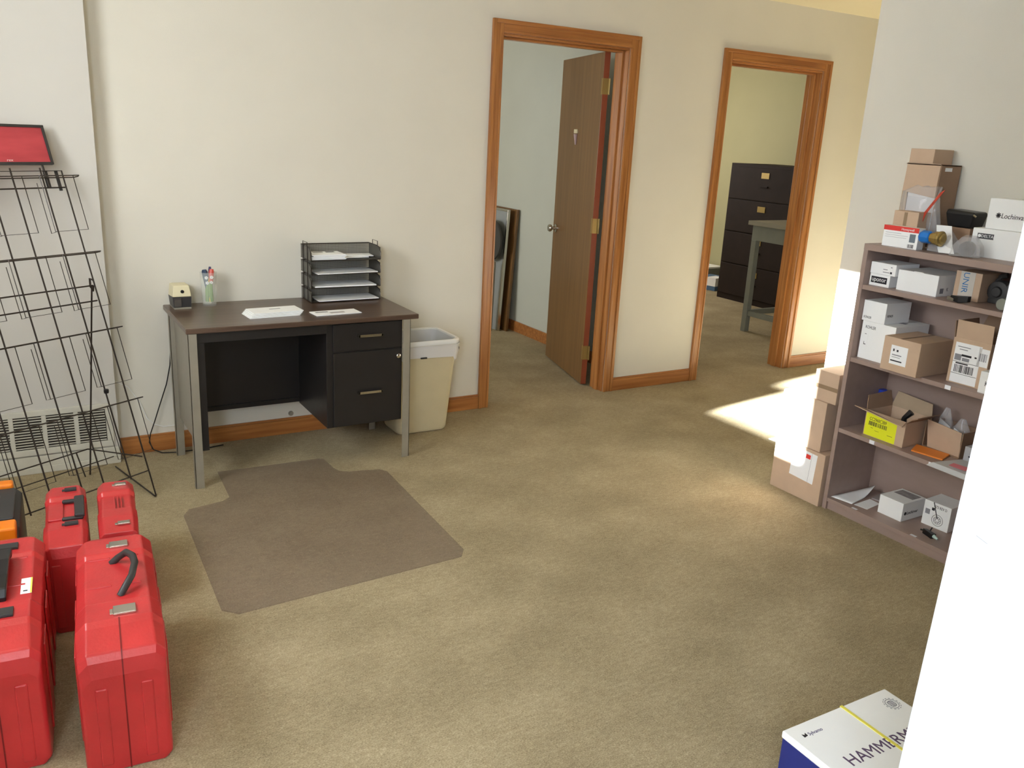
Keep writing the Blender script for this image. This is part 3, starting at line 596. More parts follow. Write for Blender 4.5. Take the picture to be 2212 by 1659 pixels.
b.loft(rings, cap=False); b.build('bin_liner', linerm, wb, smooth=True)
b = MB(); b.box(-0.045, -0.010, -0.156, -0.148, 0.418, 0.426); b.box(0.19, 0.196, -0.11, -0.09, 0.44, 0.455); b.build('drawstring', darkp, wb, bevel=0.002)

# cords and wall bumper
c1 = MB().tube([(-0.700, -0.03, 0.60), (-0.715, -0.02, 0.42), (-0.735, -0.018, 0.33), (-0.775, -0.020, 0.22), (-0.80, -0.022, 0.15), (-0.822, -0.026, 0.095), (-0.83, -0.03, 0.055), (-0.815, -0.04, 0.020), (-0.78, -0.06, 0.006), (-0.72, -0.075, 0.005), (-0.62, -0.08, 0.005), (-0.50, -0.06, 0.005)], 0.0028, 6).build('black_cable', blackp, smooth=True); tag(c1, 'black power cord hanging behind the desk down to the carpet', 'cord')
c2 = MB().tube([(-0.955, -0.012, 0.365), (-0.90, -0.010, 0.33), (-0.855, -0.009, 0.25), (-0.83, -0.009, 0.17), (-0.80, -0.010, 0.135), (-0.76, -0.01, 0.118), (-0.71, -0.01, 0.118), (-0.66, -0.01, 0.13)], 0.0016, 6).build('white_cable', whiteink, smooth=True); tag(c2, 'thin white cable drooping across the wall left of the desk', 'cable')
bp_ = MB().lathe([(0.013, 0.0), (0.013, -0.006), (0.009, -0.012), (0.0, -0.013)], 16, (-0.145, 0, 0.105), axis='y').build('wall_bumper', greym, smooth=True); tag(bp_, 'small round grey bumper on the wall seen under the desk', 'bumper')

# ------------------------------------------------------------------ bookcase
BX, BY0, BY1, BZ = 1.706, -1.845, -2.76, 1.177
bk = thing('bookcase', 'open taupe laminate bookcase filled with boxes against the right wall', 'bookcase', (BX, BY0, 0))
def Bk(x0, x1, y0, y1, z0, z1): return MB().box(x0-BX, x1-BX, min(y0, y1)-BY0, max(y0, y1)-BY0, z0, z1)
Bk(BX, 2.0, BY0, BY0-0.020, 0, BZ-0.026).build('side_panel', shelfm, bk, bevel=0.001)
Bk(BX, 2.0, BY1, BY1+0.020, 0, BZ-0.026).build('side_panel', shelfm, bk, bevel=0.001)
Bk(BX, 2.0, BY0+0.001, BY1, BZ-0.026, BZ).build('top_panel', shelfm, bk, bevel=0.001)
Bk(1.990, 2.0, BY0-0.020, BY1+0.020, 0.055, BZ-0.026).build('back_panel', shelfm, bk)
Bk(BX+0.012, BX+0.025, BY0-0.020, BY1+0.020, 0, 0.036).build('kickboard', shelfm, bk)
SH = {1: 1.010, 2: 0.700, 3: 0.383, 4: 0.055}
for k, z in SH.items():
    s_ = Bk(BX+0.002, 1.99, BY0-0.020, BY1+0.020, z-0.019, z).build('shelf', shelfm, bk, bevel=0.001)
    for (y, kk) in {4: ((-2.000, 0), (-2.285, 0)), 3: ((-2.035, 1), (-2.308, 1)), 2: ((-2.312, 1),)}.get(k, ()):
        b = MB()
        if kk: b.box(0.0, 0.0018, y-0.012-BY0, y+0.012-BY0, z-0.017, z-0.001)
        else: b.box(0.008, 0.020, y-0.013-BY0, y+0.013-BY0, z, z+0.0008)
        b.build('price_tag', whitetrim, s_)

def carton(label, yL, yR, xf, z, dep, h, m=card, rz_=0.0, name='carton', cat='box', bev=0.0015, group=None, topm=None):
    """box whose front faces the room (-x); local +x runs to the viewer's right, local -y is the front"""
    w_ = yL-yR
    t = thing(name, label, cat, (xf+dep/2, (yL+yR)/2, z), -PI/2+rz_, group)
    t['w'] = w_; t['d'] = dep
    MB().box(-w_/2, w_/2, -dep/2, dep/2, 0, h).build('box_body', m, t, bevel=bev)
    return t
def front(t, name, m, x0, z0, w_, h_, extra=None, mats=None):
    return decal(t, name, m, (-t['w']/2+x0, -t['d']/2, z0), (1, 0, 0), (0, 0, 1), w_, h_, extra=extra, mats=mats)
def ftext(t, s, size, m, x0, z0, xs=1.0, off=0.0008, shear=0.0):
    return text(s, size, m, t, (-t['w']/2+x0, -t['d']/2-off, z0), (1, 0, 0), (0, 0, 1), thick=0.0002, xs=xs, shear=shear)
def stext(t, s, size, m, y0, z0, xs=1.0, shear=0.0):
    return text(s, size, m, t, (t['w']/2+0.0004, -t['d']/2+y0, z0), (0, 1, 0), (0, 0, 1), thick=0.0002, xs=xs, shear=shear)
def flap(t, quad, n, m=cardi, thick=0.003): return MB().slab(quad, n, thick).build('flap', m, t)
def open_carton(label, yL, yR, xf, z, dep, h, m, mi_, rz_=0, front_open=False, name='open_carton'):
    w_ = yL-yR; t = thing(name, label, 'box', (xf+dep/2, (yL+yR)/2, z), -PI/2+rz_); t['w'] = w_; t['d'] = dep; a, d = w_/2, dep/2; k = 0.004
    b = MB(); b.box(-a, a, -d, d, 0, k)
    if not front_open: b.box(-a, a, -d, -d+k, k, h)
    b.box(-a, a, d-k, d, k, h); b.box(-a, -a+k, -d+k, d-k, k, h); b.box(a-k, a, -d+k, d-k, k, h); b.build('box_body', [m], t, bevel=0.0008)
    return t

# --- on top
h1 = carton('white and red printed control box at the left on top of the bookcase', -1.902, -2.056, 1.735, BZ, 0.042, 0.083, whitec, rz_=0.03, name='printed_box')
front(h1, 'red_band', redink, 0.0, 0.064, 0.154, 0.019); ftext(h1, 'Honeywell', 0.013, whiteink, 0.078, 0.069)
front(h1, 'picture_panel', mat('print_grey', lin(110, 120, 130), 0.5), 0.118, 0.026, 0.025, 0.032)
front(h1, 'barcode', whitec, 0.112, 0.002, 0.03, 0.018, extra=barcode(0.002, 0.002, 0.026, 0.014, 1, 12, 3), mats=[whitec, inkm])
front(h1, 'small_print', whitec, 0.01, 0.03, 0.10, 0.03, extra=[(0.0, 0.07, 0.024, 0.026, 1), (0.0, 0.10, 0.016, 0.0175, 1), (0.0, 0.095, 0.008, 0.0095, 1)], mats=[whitec, mat('print_pale', lin(190, 190, 195), 0.6)])
ts = carton('small plain tan box with tape stripe behind the red printed box', -1.904, -2.014, 1.780, BZ, 0.078, 0.140, card)
decal(ts, 'tape_strip', tapem, (-0.008, -0.04, 0), (1, 0, 0), (0, 0, 1), 0.014, 0.136)
bc = open_carton('tall torn brown carton with a clear bag inside, on top of bookcase', -1.864, -2.016, 1.862, BZ, 0.135, 0.325, cardd, cardi, front_open=True, name='torn_carton')
a_, d_ = bc['w']/2, bc['d']/2
b = MB(); b.slab([(-a_, -d_, 0.215), (a_-0.004, -d_+0.0, 0.195), (a_-0.002, -d_, 0.328), (-a_+0.004, -d_, 0.328)], (0, 1, 0), 0.004); b.build('front_flap', card, bc)
b = MB(); b.slab([(-a_, -d_, 0.0), (-a_+0.030, -d_, 0.0), (-a_+0.022, -d_, 0.215), (-a_, -d_, 0.215)], (0, 1, 0), 0.004); b.slab([(-a_+0.035, -d_+0.01, 0.0), (-a_+0.045, -d_+0.01, 0.0), (-a_+0.055, -d_+0.01, 0.215), (-a_+0.045, -d_+0.01, 0.215)], (0, 1, 0), 0.004); b.build('torn_strip', cardi, bc)
b = MB(); b.box(-a_, a_, -d_, d_, 0.321, 0.325); b.build('box_top', cardd, bc)
decal(bc, 'white_sticker', paperm, (a_, -d_+0.030, 0.300), (0, 1, 0), (0, 0, 1), 0.045, 0.014)
bag = thing('plastic_bag', 'crumpled clear bag with a red label inside the torn carton', 'bag', (bc.location.x, bc.location.y, BZ), -PI/2)
bm_ = MB(); rings = []
for (z, x0, x1, y) in ((0.02, 0.060, 0.110, -0.060), (0.05, 0.030, 0.118, -0.080), (0.10, -0.045, 0.112, -0.088), (0.16, -0.062, 0.100, -0.092), (0.215, -0.060, 0.086, -0.086), (0.240, -0.010, 0.086, -0.076)):
    rings.append([(x0+(x1-x0)*i/8, y-0.012*math.sin(i*PI/8)+0.005*math.sin(i*2.1+z*90), z+0.004*math.sin(i*1.7)) for i in range(9)] + [(x1-(x1-x0)*i/8, y+0.03, z) for i in range(0, 9)])
bm_.loft(rings); bm_.build('bag_film', clearp, bag, smooth=True)
b = MB(); b.loft([[(x-0.011, -0.118, z-0.007), (x+0.009, -0.118, z+0.006), (x+0.009, -0.120, z+0.006), (x-0.011, -0.120, z-0.007)] for k, (x, z) in enumerate(((0.066, 0.100), (0.072, 0.125), (0.086, 0.150), (0.104, 0.178), (0.124, 0.208), (0.136, 0.228)))]); b.build('red_label', mat('bag_red', lin(190, 72, 52), 0.25, noise=0.2, nscale=60), bag)
MB().box(-0.055, 0.070, -0.058, -0.050, 0.02, 0.215).build('folded_sheet', paperm, bag)
carton('small tan box on top of the tall torn carton', -1.872, -1.978, 1.862, BZ+0.3255, 0.125, 0.057, card)
bb = carton('squat brown box under the black fixture on top of the bookcase', -2.065, -2.178, 1.872, BZ, 0.115, 0.094, cardd)
bf = thing('black_fixture', 'black plastic housing sitting on a squat brown box', 'fixture', (1.925, -2.12, BZ+0.095), -PI/2)
b = MB(); b.loft([[(-0.046, -0.045, 0), (0.048, -0.045, 0), (0.048, 0.04, 0), (-0.046, 0.04, 0)], [(-0.056, -0.052, 0.050), (0.062, -0.052, 0.050), (0.062, 0.04, 0.050), (-0.056, 0.04, 0.050)], [(-0.054, -0.050, 0.066), (0.058, -0.050, 0.062), (0.058, 0.04, 0.062), (-0.054, 0.04, 0.066)]]); b.build('housing', blackp, bf, bevel=0.006, seg=3)
b = MB(); b.tube([(0.058, -0.052, 0.052), (0.068, -0.048, 0.045)], 0.004, 8); b.build('screw', chrome, bf)
vv = thing('brass_valve', 'brass valve with bright blue cap lying on top of the bookcase', 'valve', (1.745, -2.10, BZ+0.055), 0)
b = MB(); b.lathe([(0.0, 0.040), (0.018, 0.039), (0.0245, 0.030), (0.0245, -0.002), (0.020, -0.006), (0.0, -0.006)], 8, axis='y'); b.build('blue_cap', bluecap, vv, bevel=0.002)
b = MB(); b.lathe([(0.0, -0.006), (0.019, -0.006), (0.019, -0.020), (0.026, -0.022), (0.026, -0.038), (0.021, -0.040), (0.021, -0.058), (0.014, -0.060), (0.0, -0.060)], 8, axis='y'); b.build('brass_body', brass, vv, bevel=0.0015)
b = MB(); b.lathe([(0.022, -0.0405), (0.029, -0.042), (0.029, -0.050), (0.022, -0.052)], 16, axis='y'); b.tube([(0.02, -0.03, 0), (0.045, -0.03, -0.01)], 0.012, 10); b.build('collar', brass, vv)
pb = thing('parts_bag', 'clear bag with white instruction sheet behind the brass valve', 'bag', (1.80, -2.13, BZ), -PI/2)
b = MB(); b.loft([[(x-0.034, y, z), (x+0.030, y, z+0.002), (x+0.030, y+0.002, z+0.002), (x-0.034, y+0.002, z)] for (x, y, z) in ((0.052, -0.058, 0.004), (0.026, -0.036, 0.03), (0.0, -0.010, 0.065), (-0.018, 0.006, 0.100))]); b.build('instruction_sheet', paperm, pb)
b = MB(); b.loft([[(-0.05, -0.03, 0.002), (0.065, -0.05, 0.002), (0.055, 0.03, 0.002), (-0.045, 0.03, 0.002)], [(-0.052, -0.02, 0.04), (0.055, -0.04, 0.035), (0.05, 0.02, 0.04), (-0.045, 0.02, 0.05)], [(-0.03, 0.0, 0.085), (0.015, 0.0, 0.08), (0.012, 0.015, 0.085), (-0.03, 0.015, 0.09)]]); b.build('bag_film', clearp, pb, smooth=True)
rl = thing('wrapped_roll', 'brown roll wrapped in clear film at the front edge of the bookcase top', 'roll', (1.775, -2.24, BZ), -PI/2+0.4)
b = MB(); b.lathe([(0.011, -0.028), (0.026, -0.03), (0.029, -0.01), (0.026, 0.03), (0.011, 0.03), (0.011, -0.028)], 22, (0, 0, 0.029), axis='y'); b.build('paper_roll', smokep, rl, smooth=True)
b = MB(); b.lathe([(0.0, -0.012), (0.011, -0.012), (0.011, 0.02), (0.0, 0.02)], 14, (0, 0, 0.029), axis='y'); b.build('core', darkp, rl)
b = MB(); b.loft([[(-0.052, -0.045, 0.003), (0.050, -0.045, 0.003), (0.055, 0.05, 0.003), (-0.05, 0.05, 0.003)], [(-0.046, -0.042, 0.040), (0.048, -0.042, 0.040), (0.048, 0.05, 0.040), (-0.045, 0.05, 0.040)], [(-0.02, -0.034, 0.074), (0.024, -0.034, 0.074), (0.02, 0.05, 0.076), (-0.02, 0.05, 0.076)]]); b.build('film_wrap', clearp, rl, smooth=True)
dl = carton('white faucet box with DELTA logo at the right of the bookcase top', -2.212, -2.47, 1.835, BZ, 0.14, 0.106, whitec, rz_=0.04, name='faucet_box')
front(dl, 'logo_plate', mat('logo_dark', lin(70, 70, 74), 0.5), 0.020, 0.068, 0.062, 0.020); ftext(dl, 'DELTA', 0.0145, whiteink, 0.034, 0.0735, xs=1.1)
b = MB(); b.lathe([(0.006, -dl['d']/2-0.0006), (0.006, -dl['d']/2-0.0010), (0.0, -dl['d']/2-0.001)], 14, (-dl['w']/2+0.028, 0, 0.0785), axis='y'); b.build('logo_dot', whiteink, dl)
lo = carton('white Lochinvar box stacked on the faucet box, highest at right', -2.245, -2.50, 1.852, BZ+0.1065, 0.12, 0.112, whitec, name='boiler_parts_box')
ftext(lo, 'Lochinvar', 0.026, inkm, 0.052, 0.042, off=0.0002, xs=0.9, shear=0.15); 
b = MB()
for q_ in range(4):
    a0 = q_*PI/4; dx, dz = math.cos(a0)*0.010, math.sin(a0)*0.010; X_ = -lo['w']/2+0.042; Z_ = 0.051; px, pz = -dz*0.18, dx*0.18; Y_ = -lo['d']/2
    b.slab([(X_-dx-px, Y_, Z_-dz-pz), (X_+dx-px, Y_, Z_+dz-pz), (X_+dx+px, Y_, Z_+dz+pz), (X_-dx+px, Y_, Z_-dz+pz)], (0, -1, 0), 0.0005)
b.build('star_logo', inkm, lo)

# --- shelf 1
z = SH[1]
up_ = carton('white box with black uponor logo at the left of the top shelf', -1.868, -1.962, 1.742, z, 0.14, 0.049, whitec, name='fitting_box')
front(up_, 'logo_plate', inkm, 0.008, 0.012, 0.074, 0.026); ftext(up_, 'uponor', 0.026, whiteink, 0.011, 0.019, xs=0.86)
u2 = carton('white box lying on top of the uponor box', -1.868, -1.985, 1.738, z+0.0495, 0.15, 0.047, whitec, name='fitting_box')
front(u2, 'small_print', whitec, 0.06, 0.008, 0.045, 0.03, extra=[(0.0, 0.02, 0.013, 0.016, 1), (0.0, 0.03, 0.002, 0.005, 1), (0.033, 0.042, 0.0, 0.008, 2), (0.034, 0.04, 0.024, 0.028, 1)], mats=[whitec, greyink, inkm])
bw = carton('large blank white box in the middle of the top shelf', -1.990, -2.166, 1.750, z, 0.20, 0.082, whitec, name='white_box')
stext(bw, 'K', 0.02, greyink, 0.06, 0.02); 
decal(bw, 'grey_patch', greyink, (bw['w']/2, -bw['d']/2+0.02, 0.012), (0, 1, 0), (0, 0, 1), 0.022, 0.02)
b = MB(); b.slab([(-0.02, -0.10, 0.0825), (0.02, -0.10, 0.0825), (0.0, -0.10, 0.092)], (0, 1, 0), 0.001) if False else b.prism([(-0.02, -0.099), (0.02, -0.099), (0.0, -0.075)], 0.082, 0.084); b.build('tuck_tab', whitec, bw)
tb = carton('tan box with blue vertical letters under clear tape, on the top shelf', -2.192, -2.296, 1.815, z, 0.12, 0.108, card)
front(tb, 'tape_patch', mat('tape_white', lin(206, 200, 190), 0.25), 0.020, 0.0, 0.058, 0.108)
text('UNIR', 0.034, blueink, tb, (-tb['w']/2+0.032, -tb['d']/2-0.0009, 0.106), (0, 0, -1), (1, 0, 0), thick=0.0002)
cl = thing('metal_clip', 'small black clip with shiny end at the top shelf edge', 'clip', (1.735, -2.275, z), -PI/2)
b = MB(); b.loft([[(-0.034, -0.010, 0.006), (-0.034, 0.012, 0.004), (-0.034, 0.012, 0.022), (-0.034, -0.010, 0.024)], [(0.0, -0.014, 0.0), (0.0, 0.014, 0.0), (0.0, 0.014, 0.026), (0.0, -0.014, 0.024)], [(0.036, -0.010, 0.008), (0.036, 0.010, 0.008), (0.036, 0.010, 0.030), (0.036, -0.010, 0.030)]]); b.build('clip_body', blackp, cl, bevel=0.002)
MB().hexa([(-0.044, -0.014, 0.006), (-0.016, -0.016, 0.004), (-0.016, -0.014, 0.004), (-0.044, -0.012, 0.006)], [(-0.044, -0.014, 0.020), (-0.016, -0.016, 0.014), (-0.016, -0.014, 0.014), (-0.044, -0.012, 0.020)]).build('shiny_end', chrome, cl)
pu = thing('circulator_pump', 'dark round pump part on the top shelf beside the clear bag', 'pump', (1.88, -2.335, z), -PI/2)
b = MB(); b.lathe([(0.0, -0.028), (0.018, -0.028), (0.020, -0.018), (0.040, -0.016), (0.044, 0.0), (0.040, 0.03), (0.0, 0.03)], 20, (0, 0, 0.045), axis='y'); b.build('pump_body', darkp, pu, bevel=0.002)
b = MB(); b.box(-0.030, 0.030, -0.02, 0.03, 0, 0.018); b.build('pump_foot', darkp, pu, bevel=0.003)
b = MB(); b.tube([(-0.030, 0.01, 0.06), (-0.012, 0.012, 0.10), (0.012, 0.012, 0.108)], 0.010, 8); b.build('pipe_stub', darkp, pu, smooth=True)
bg2 = thing('plastic_bag', 'silvery clear plastic bag on the top shelf next to the wall end', 'bag', (1.87, -2.43, z), -PI/2)
b = MB(); b.loft([[(r*math.cos(i*PI/8)*1.0+0.005*math.sin(i*3), r*0.7*math.sin(i*PI/8)+0.004*math.cos(i*5), zz) for i in range(16)] for r, zz in ((0.040, 0.001), (0.058, 0.03), (0.060, 0.07), (0.048, 0.105), (0.02, 0.128))]); b.build('bag_film', clearp, bg2, smooth=True)
b = MB(); b.box(-0.03, 0.03, -0.02, 0.02, 0.002, 0.08); b.build('wrapped_part', steelgrey, bg2, bevel=0.01)
cp = MB().lathe([(0.0, -0.02), (0.021, -0.02), (0.023, 0.03), (0.020, 0.03), (0.018, -0.014), (0.0, -0.014)], 20, (0, 0, 0.0235), axis='y').build('pipe_cap', steelgrey, smooth=True); at(cp, (1.755, -2.432, z), -PI/2); tag(cp, 'grey round pipe cap lying at the top shelf edge', 'pipe cap')
bs = MB().tube([(0, 0, 0.006), (0, 0, 0.075)], 0.012, 8).build('plastic_sleeve', clearp, smooth=True); at(bs, (1.93, -2.31, z)); tag(bs, 'clear plastic sleeve standing behind the dark pump part', 'sleeve')

# --- shelf 2
z = SH[2]
kb_ = carton('large white KOHLER box standing on the middle shelf at left', -1.872, -2.032, 1.740, z, 0.22, 0.160, whitec, name='faucet_box')
ftext(kb_, 'KOHLER', 0.018, inkm, 0.018, 0.130, off=0.0003, xs=0.72)
decal(kb_, 'top_print', greyink, (0.0, -0.02, 0.16), (1, 0.2, 0), (-0.2, 1, 0), 0.05, 0.03); 
front(kb_, 'printed_mark', whitec, 0.016, 0.055, 0.02, 0.06, extra=[(0.004, 0.012, 0.05, 0.052, 1), (0.004, 0.006, 0.008, 0.018, 1), (0.004, 0.014, 0.006, 0.009, 1)], mats=[whitec, inkm])
ks = carton('smaller white KOHLER box stacked on the large KOHLER box', -1.866, -1.975, 1.737, z+0.1605, 0.16, 0.086, whitec, name='faucet_box')
ftext(ks, 'KOHLER', 0.0135, inkm, 0.008, 0.012, off=0.0003, xs=0.72); stext(ks, 'KOHLER', 0.0135, inkm, 0.012, 0.030, xs=0.7)
tl = carton('tan box with square white label projecting from the middle shelf', -2.034, -2.196, 1.672, z, 0.21, 0.136, card)
front(tl, 'shipping_label', paperm, 0.037, 0.030, 0.074, 0.076, extra=[(0.010, 0.016, 0.052, 0.062, 1), (0.026, 0.034, 0.052, 0.060, 1), (0.008, 0.05, 0.036, 0.040, 2), (0.008, 0.045, 0.028, 0.030, 2), (0.004, 0.055, 0.012, 0.017, 1)], mats=[paperm, inkm, greyink])
decal(tl, 'tape_strip', tapem, (0, -tl['d']/2, 0.136), (0, 1, 0), (-1, 0, 0), tl['d'], 0.012)
to = open_carton('open tan box with big shipping label and raised flaps', -2.262, -2.408, 1.765, z, 0.17, 0.175, card, cardi, rz_=0.04)
a_, d_ = to['w']/2, to['d']/2
flap(to, [(-a_+0.006, -d_, 0.175), (a_, -d_, 0.175), (a_+0.002, -d_-0.012, 0.245), (-a_+0.008, -d_-0.010, 0.245)], (0, 1, 0.1), card)
flap(to, [(-a_, -d_, 0.175), (-a_, d_, 0.175), (-a_-0.012, d_, 0.235), (-a_-0.012, -d_+0.01, 0.235)], (1, 0, 0), cardd)
flap(to, [(-a_, d_, 0.175), (a_-0.03, d_, 0.175), (a_-0.04, d_+0.01, 0.25), (-a_+0.02, d_+0.01, 0.25)], (0, -1, 0), cardd)
lx = [(0.010, 0.060, 0.138, 0.141, 2), (0.018, 0.05, 0.128, 0.131, 2), (0.0, 0.100, 0.080, 0.0815, 1), (0.030, 0.068, 0.104, 0.112, 1), (0.034, 0.062, 0.086, 0.099, 2), (0.080, 0.088, 0.106, 0.112, 1), (0.004, 0.030, 0.086, 0.110, 2), (0.0, 0.100, 0.034, 0.0355, 1), (0.012, 0.06, 0.073, 0.078, 1)] + barcode(0.010, 0.040, 0.075, 0.030, 1, 22, 5)
front(to, 'shipping_label', paperm, 0.012, 0.004, 0.102, 0.155, extra=lx, mats=[paperm, inkm, greyink])
front(to, 'second_label', paperm, 0.104, 0.085, 0.040, 0.068, extra=barcode(0.006, 0.02, 0.028, 0.03, 2, 8, 9), mats=[paperm, inkm, greyink])
kr = carton('white KR box at the right end of the middle shelf', -2.415, -2.52, 1.725, z, 0.12, 0.082, whitec, name='white_box')
ftext(kr, 'KR', 0.026, inkm, 0.022, 0.030, off=0.0003, xs=0.8)
front(kr, 'small_print', greyink, 0.045, 0.066, 0.012, 0.005)

# --- shelf 3
z = SH[3]
yb = open_carton('open tan carton with a bright yellow barcode label', -1.960, -2.150, 1.742, z, 0.17, 0.108, card, cardi)
a_, d_ = yb['w']/2, yb['d']/2
flap(yb, [(-a_, -d_, 0.108), (a_, -d_, 0.108), (a_+0.012, -d_-0.045, 0.098), (-a_-0.028, -d_-0.045, 0.122)], (0, 0, 1), card)
flap(yb, [(-a_, -d_, 0.108), (-a_, d_, 0.108), (-a_-0.018, d_, 0.170), (-a_-0.018, -d_+0.02, 0.165)], (1, 0, 0), cardd)
flap(yb, [(-a_, d_, 0.108), (a_, d_, 0.108), (a_-0.015, d_+0.015, 0.160), (-a_+0.01, d_+0.015, 0.172)], (0, -1, 0), cardi)
b = MB(); b.loft([[(a_, y, 0.104), (a_, y+0.0001, 0.1075), (a_+0.02, y, 0.128), (a_+0.045, y, 0.14), (a_+0.047, y, 0.137), (a_+0.022, y, 0.124)] for y in (-d_+0.0, d_-0.02)]); b.build('flap', cardd, yb)
front(yb, 'yellow_label', yellowl, 0.004, 0.002, 0.148, 0.096, extra=barcode(0.018, 0.046, 0.086, 0.018, 1, 28, 11) + [(0.03, 0.04, 0.036, 0.0375, 1), (0.05, 0.07, 0.028, 0.029, 1), (0.11, 0.135, 0.026, 0.0275, 1)], mats=[yellowl, inkm])
ftext(yb, 'CC2960C3B9', 0.020, inkm, 0.022, 0.070, off=0.0007, xs=0.72)
bkx = MB().tube([(0, 0.0, 0.006), (0.004, 0.004, 0.06), (0.0, 0.0, 0.10), (0.01, -0.02, 0.13)], [0.012, 0.014, 0.010, 0.014], 8).build('black_fitting', blackp, smooth=True); at(bkx, (1.80, -2.10, z+0.006)); tag(bkx, 'black fitting poking out of the yellow-labelled carton', 'fitting')
bl = MB().lathe([(0.0, 0.0), (0.03, 0.0), (0.032, 0.12), (0.018, 0.135), (0.018, 0.150), (0.0, 0.150)], 18).build('blue_bottle', bluep, smooth=True); at(bl, (1.952, -1.875, z)); tag(bl, 'blue topped bottle at the back corner behind the yellow-labelled carton', 'bottle')
sb = open_carton('low open tan carton holding clear bags, right on the third shelf', -2.166, -2.330, 1.845, z, 0.13, 0.105, cardd, cardi, front_open=True)
a_, d_ = sb['w']/2, sb['d']/2
MB().slab([(-a_+0.02, -d_+0.01, 0.004), (a_-0.004, -d_+0.01, 0.004), (a_-0.004, -d_-0.004, 0.108), (-a_+0.01, -d_-0.004, 0.120)], (0, 1, 0.1), 0.003).build('flap', card, sb)
for k, (x, y, zz, rr, lab) in enumerate(((1.93, -2.20, 0.10, 0.035, 'small clear bag with metal parts above the low carton'), (1.92, -2.275, 0.085, 0.045, 'clear bag with white label sticking out of the low carton'))):
    t_ = thing('plastic_bag', lab, 'bag', (x, y, z+0.005), -PI/2)
    b = MB(); b.loft([[(r*math.cos(i*PI/6)*1.1+0.004*math.sin(i*3+k), r*0.6*math.sin(i*PI/6), q_) for i in range(12)] for r, q_ in ((rr*0.7, 0.0), (rr, zz*0.4), (rr*0.9, zz*0.9), (rr*0.5, zz*1.3), (rr*0.2, zz*1.6))]); b.build('bag_film', clearp, t_, smooth=True)
    MB().slab([(-0.02, -rr*0.62, zz*0.7), (0.03, -rr*0.62, zz*0.5), (0.034, -rr*0.5, zz*0.9), (-0.016, -rr*0.5, zz*1.15)], (0, -1, 0.3), 0.001).build('bag_label', paperm, t_)
oe = MB().prism([(0.0, 0.0), (0.085, 0.035), (0.105, -0.10), (0.02, -0.125)], 0.0, 0.006).build('orange_booklet', orangec, bevel=0.001); at(oe, (1.745, -2.19, z+0.0005)); tag(oe, 'orange card booklet lying flat on the third shelf', 'booklet')
pe = thing('poly_mailer', 'grey plastic packet with pink print hanging over the third shelf edge', 'packet', (1.70, -2.30, z))
b = MB(); b.loft([[(x, 0.0-0.02*k, zz), (x, -0.20, zz-0.004), (x, -0.20, zz-0.002+0.002), (x, 0.0-0.02*k, zz+0.002)] for k, (x, zz) in enumerate(((-0.012, -0.010), (-0.006, 0.006), (0.05, 0.010), (0.12, 0.012)))]); b.build('packet_film', mat('grey_film', lin(196, 196, 196), 0.3), pe, smooth=True)
MB().prism([(0.010, -0.075), (0.05, -0.07), (0.06, -0.15), (0.012, -0.14)], 0.0125, 0.0135).build('pink_print', pinkm, pe)
gs = carton('grey-white box behind the plastic packet on the third shelf', -2.345, -2.46, 1.85, z, 0.12, 0.06, mat('grey_card', lin(186, 186, 190), 0.6), name='grey_box')
front(gs, 'printed_mark', inkm, 0.02, 0.02, 0.03, 0.005)

# --- shelf 4
z = SH[4]
b = MB(); n = 7
def P4(u, v):   # curled sheet
    A0, B0, C0, D0 = Vector((1.728, -1.868, 0)), Vector((1.745, -1.965, 0)), Vector((1.94, -1.93, 0)), Vector((1.965, -1.872, 0))
    p = (A0*(1-u)+B0*u)*(1-v)+(D0*(1-u)+C0*u)*v; return (p.x-1.728, p.y+1.868, 0.001+0.028*max(0, v-0.5)**1.5*4*u)
g = [[b.bm.verts.new(P4(i/n, j/n)) for j in range(n+1)] for i in range(n+1)]
for i in range(n):
    for j in range(n): b.bm.faces.new((g[i][j], g[i+1][j], g[i+1][j+1], g[i][j+1]))
o = b.build('loose_sheet', paperm, smooth=True, solidify=0.001); at(o, (1.728, -1.868, z+0.001)); tag(o, 'white sheet curled up at the left end of the bottom shelf', 'paper', 'loose papers on the bottom shelf')
o = MB().prism([(0, 0), (0.01, -0.06), (0.115, -0.045), (0.12, 0.01)], 0, 0.0012).build('loose_sheet', paperm); at(o, (1.752, -1.972, z+0.0005)); tag(o, 'smaller white sheet lying flat beside the white parts box', 'paper', 'loose papers on the bottom shelf')
ll = carton('white Lochinvar box with scuffed grey top on the bottom shelf', -2.064, -2.178, 1.786, z, 0.15, 0.082, whitec, name='boiler_parts_box')
stext(ll, 'Lochinvar', 0.020, inkm, 0.030, 0.028, xs=0.95, shear=0.15); 
b = MB()
for q_ in range(4):
    a0 = q_*PI/4; dy, dz = math.cos(a0)*0.008, math.sin(a0)*0.008; Y_ = -ll['d']/2+0.022; Z_ = 0.034; py, pz = -dz*0.18, dy*0.18; X_ = ll['w']/2
    b.slab([(X_, Y_-dy-py, Z_-dz-pz), (X_, Y_+dy-py, Z_+dz-pz), (X_, Y_+dy+py, Z_+dz+pz), (X_, Y_-dy+py, Z_-dz+pz)], (1, 0, 0), 0.0005)
b.build('star_logo', inkm, ll)
decal(ll, 'top_label', mat('label_grey', lin(150, 146, 146), 0.6, noise=0.25, nscale=60), (-0.045, 0.0, 0.082), (1, 0, 0), (0, 1, 0), 0.09, 0.06)
o = MB().box(-0.06, 0.06, -0.05, 0.05, 0, 0.006).build('grey_booklet', mat('booklet_grey', lin(150, 142, 140), 0.6, noise=0.1)); at(o, (1.95, -2.00, z), 0.2); tag(o, 'flat grey booklet behind the papers on the bottom shelf', 'booklet')
kl = carton('white cube box with part number and round stamp, right on bottom shelf', -2.215, -2.330, 1.868, z, 0.118, 0.108, whitec, rz_=0.05, name='white_box')
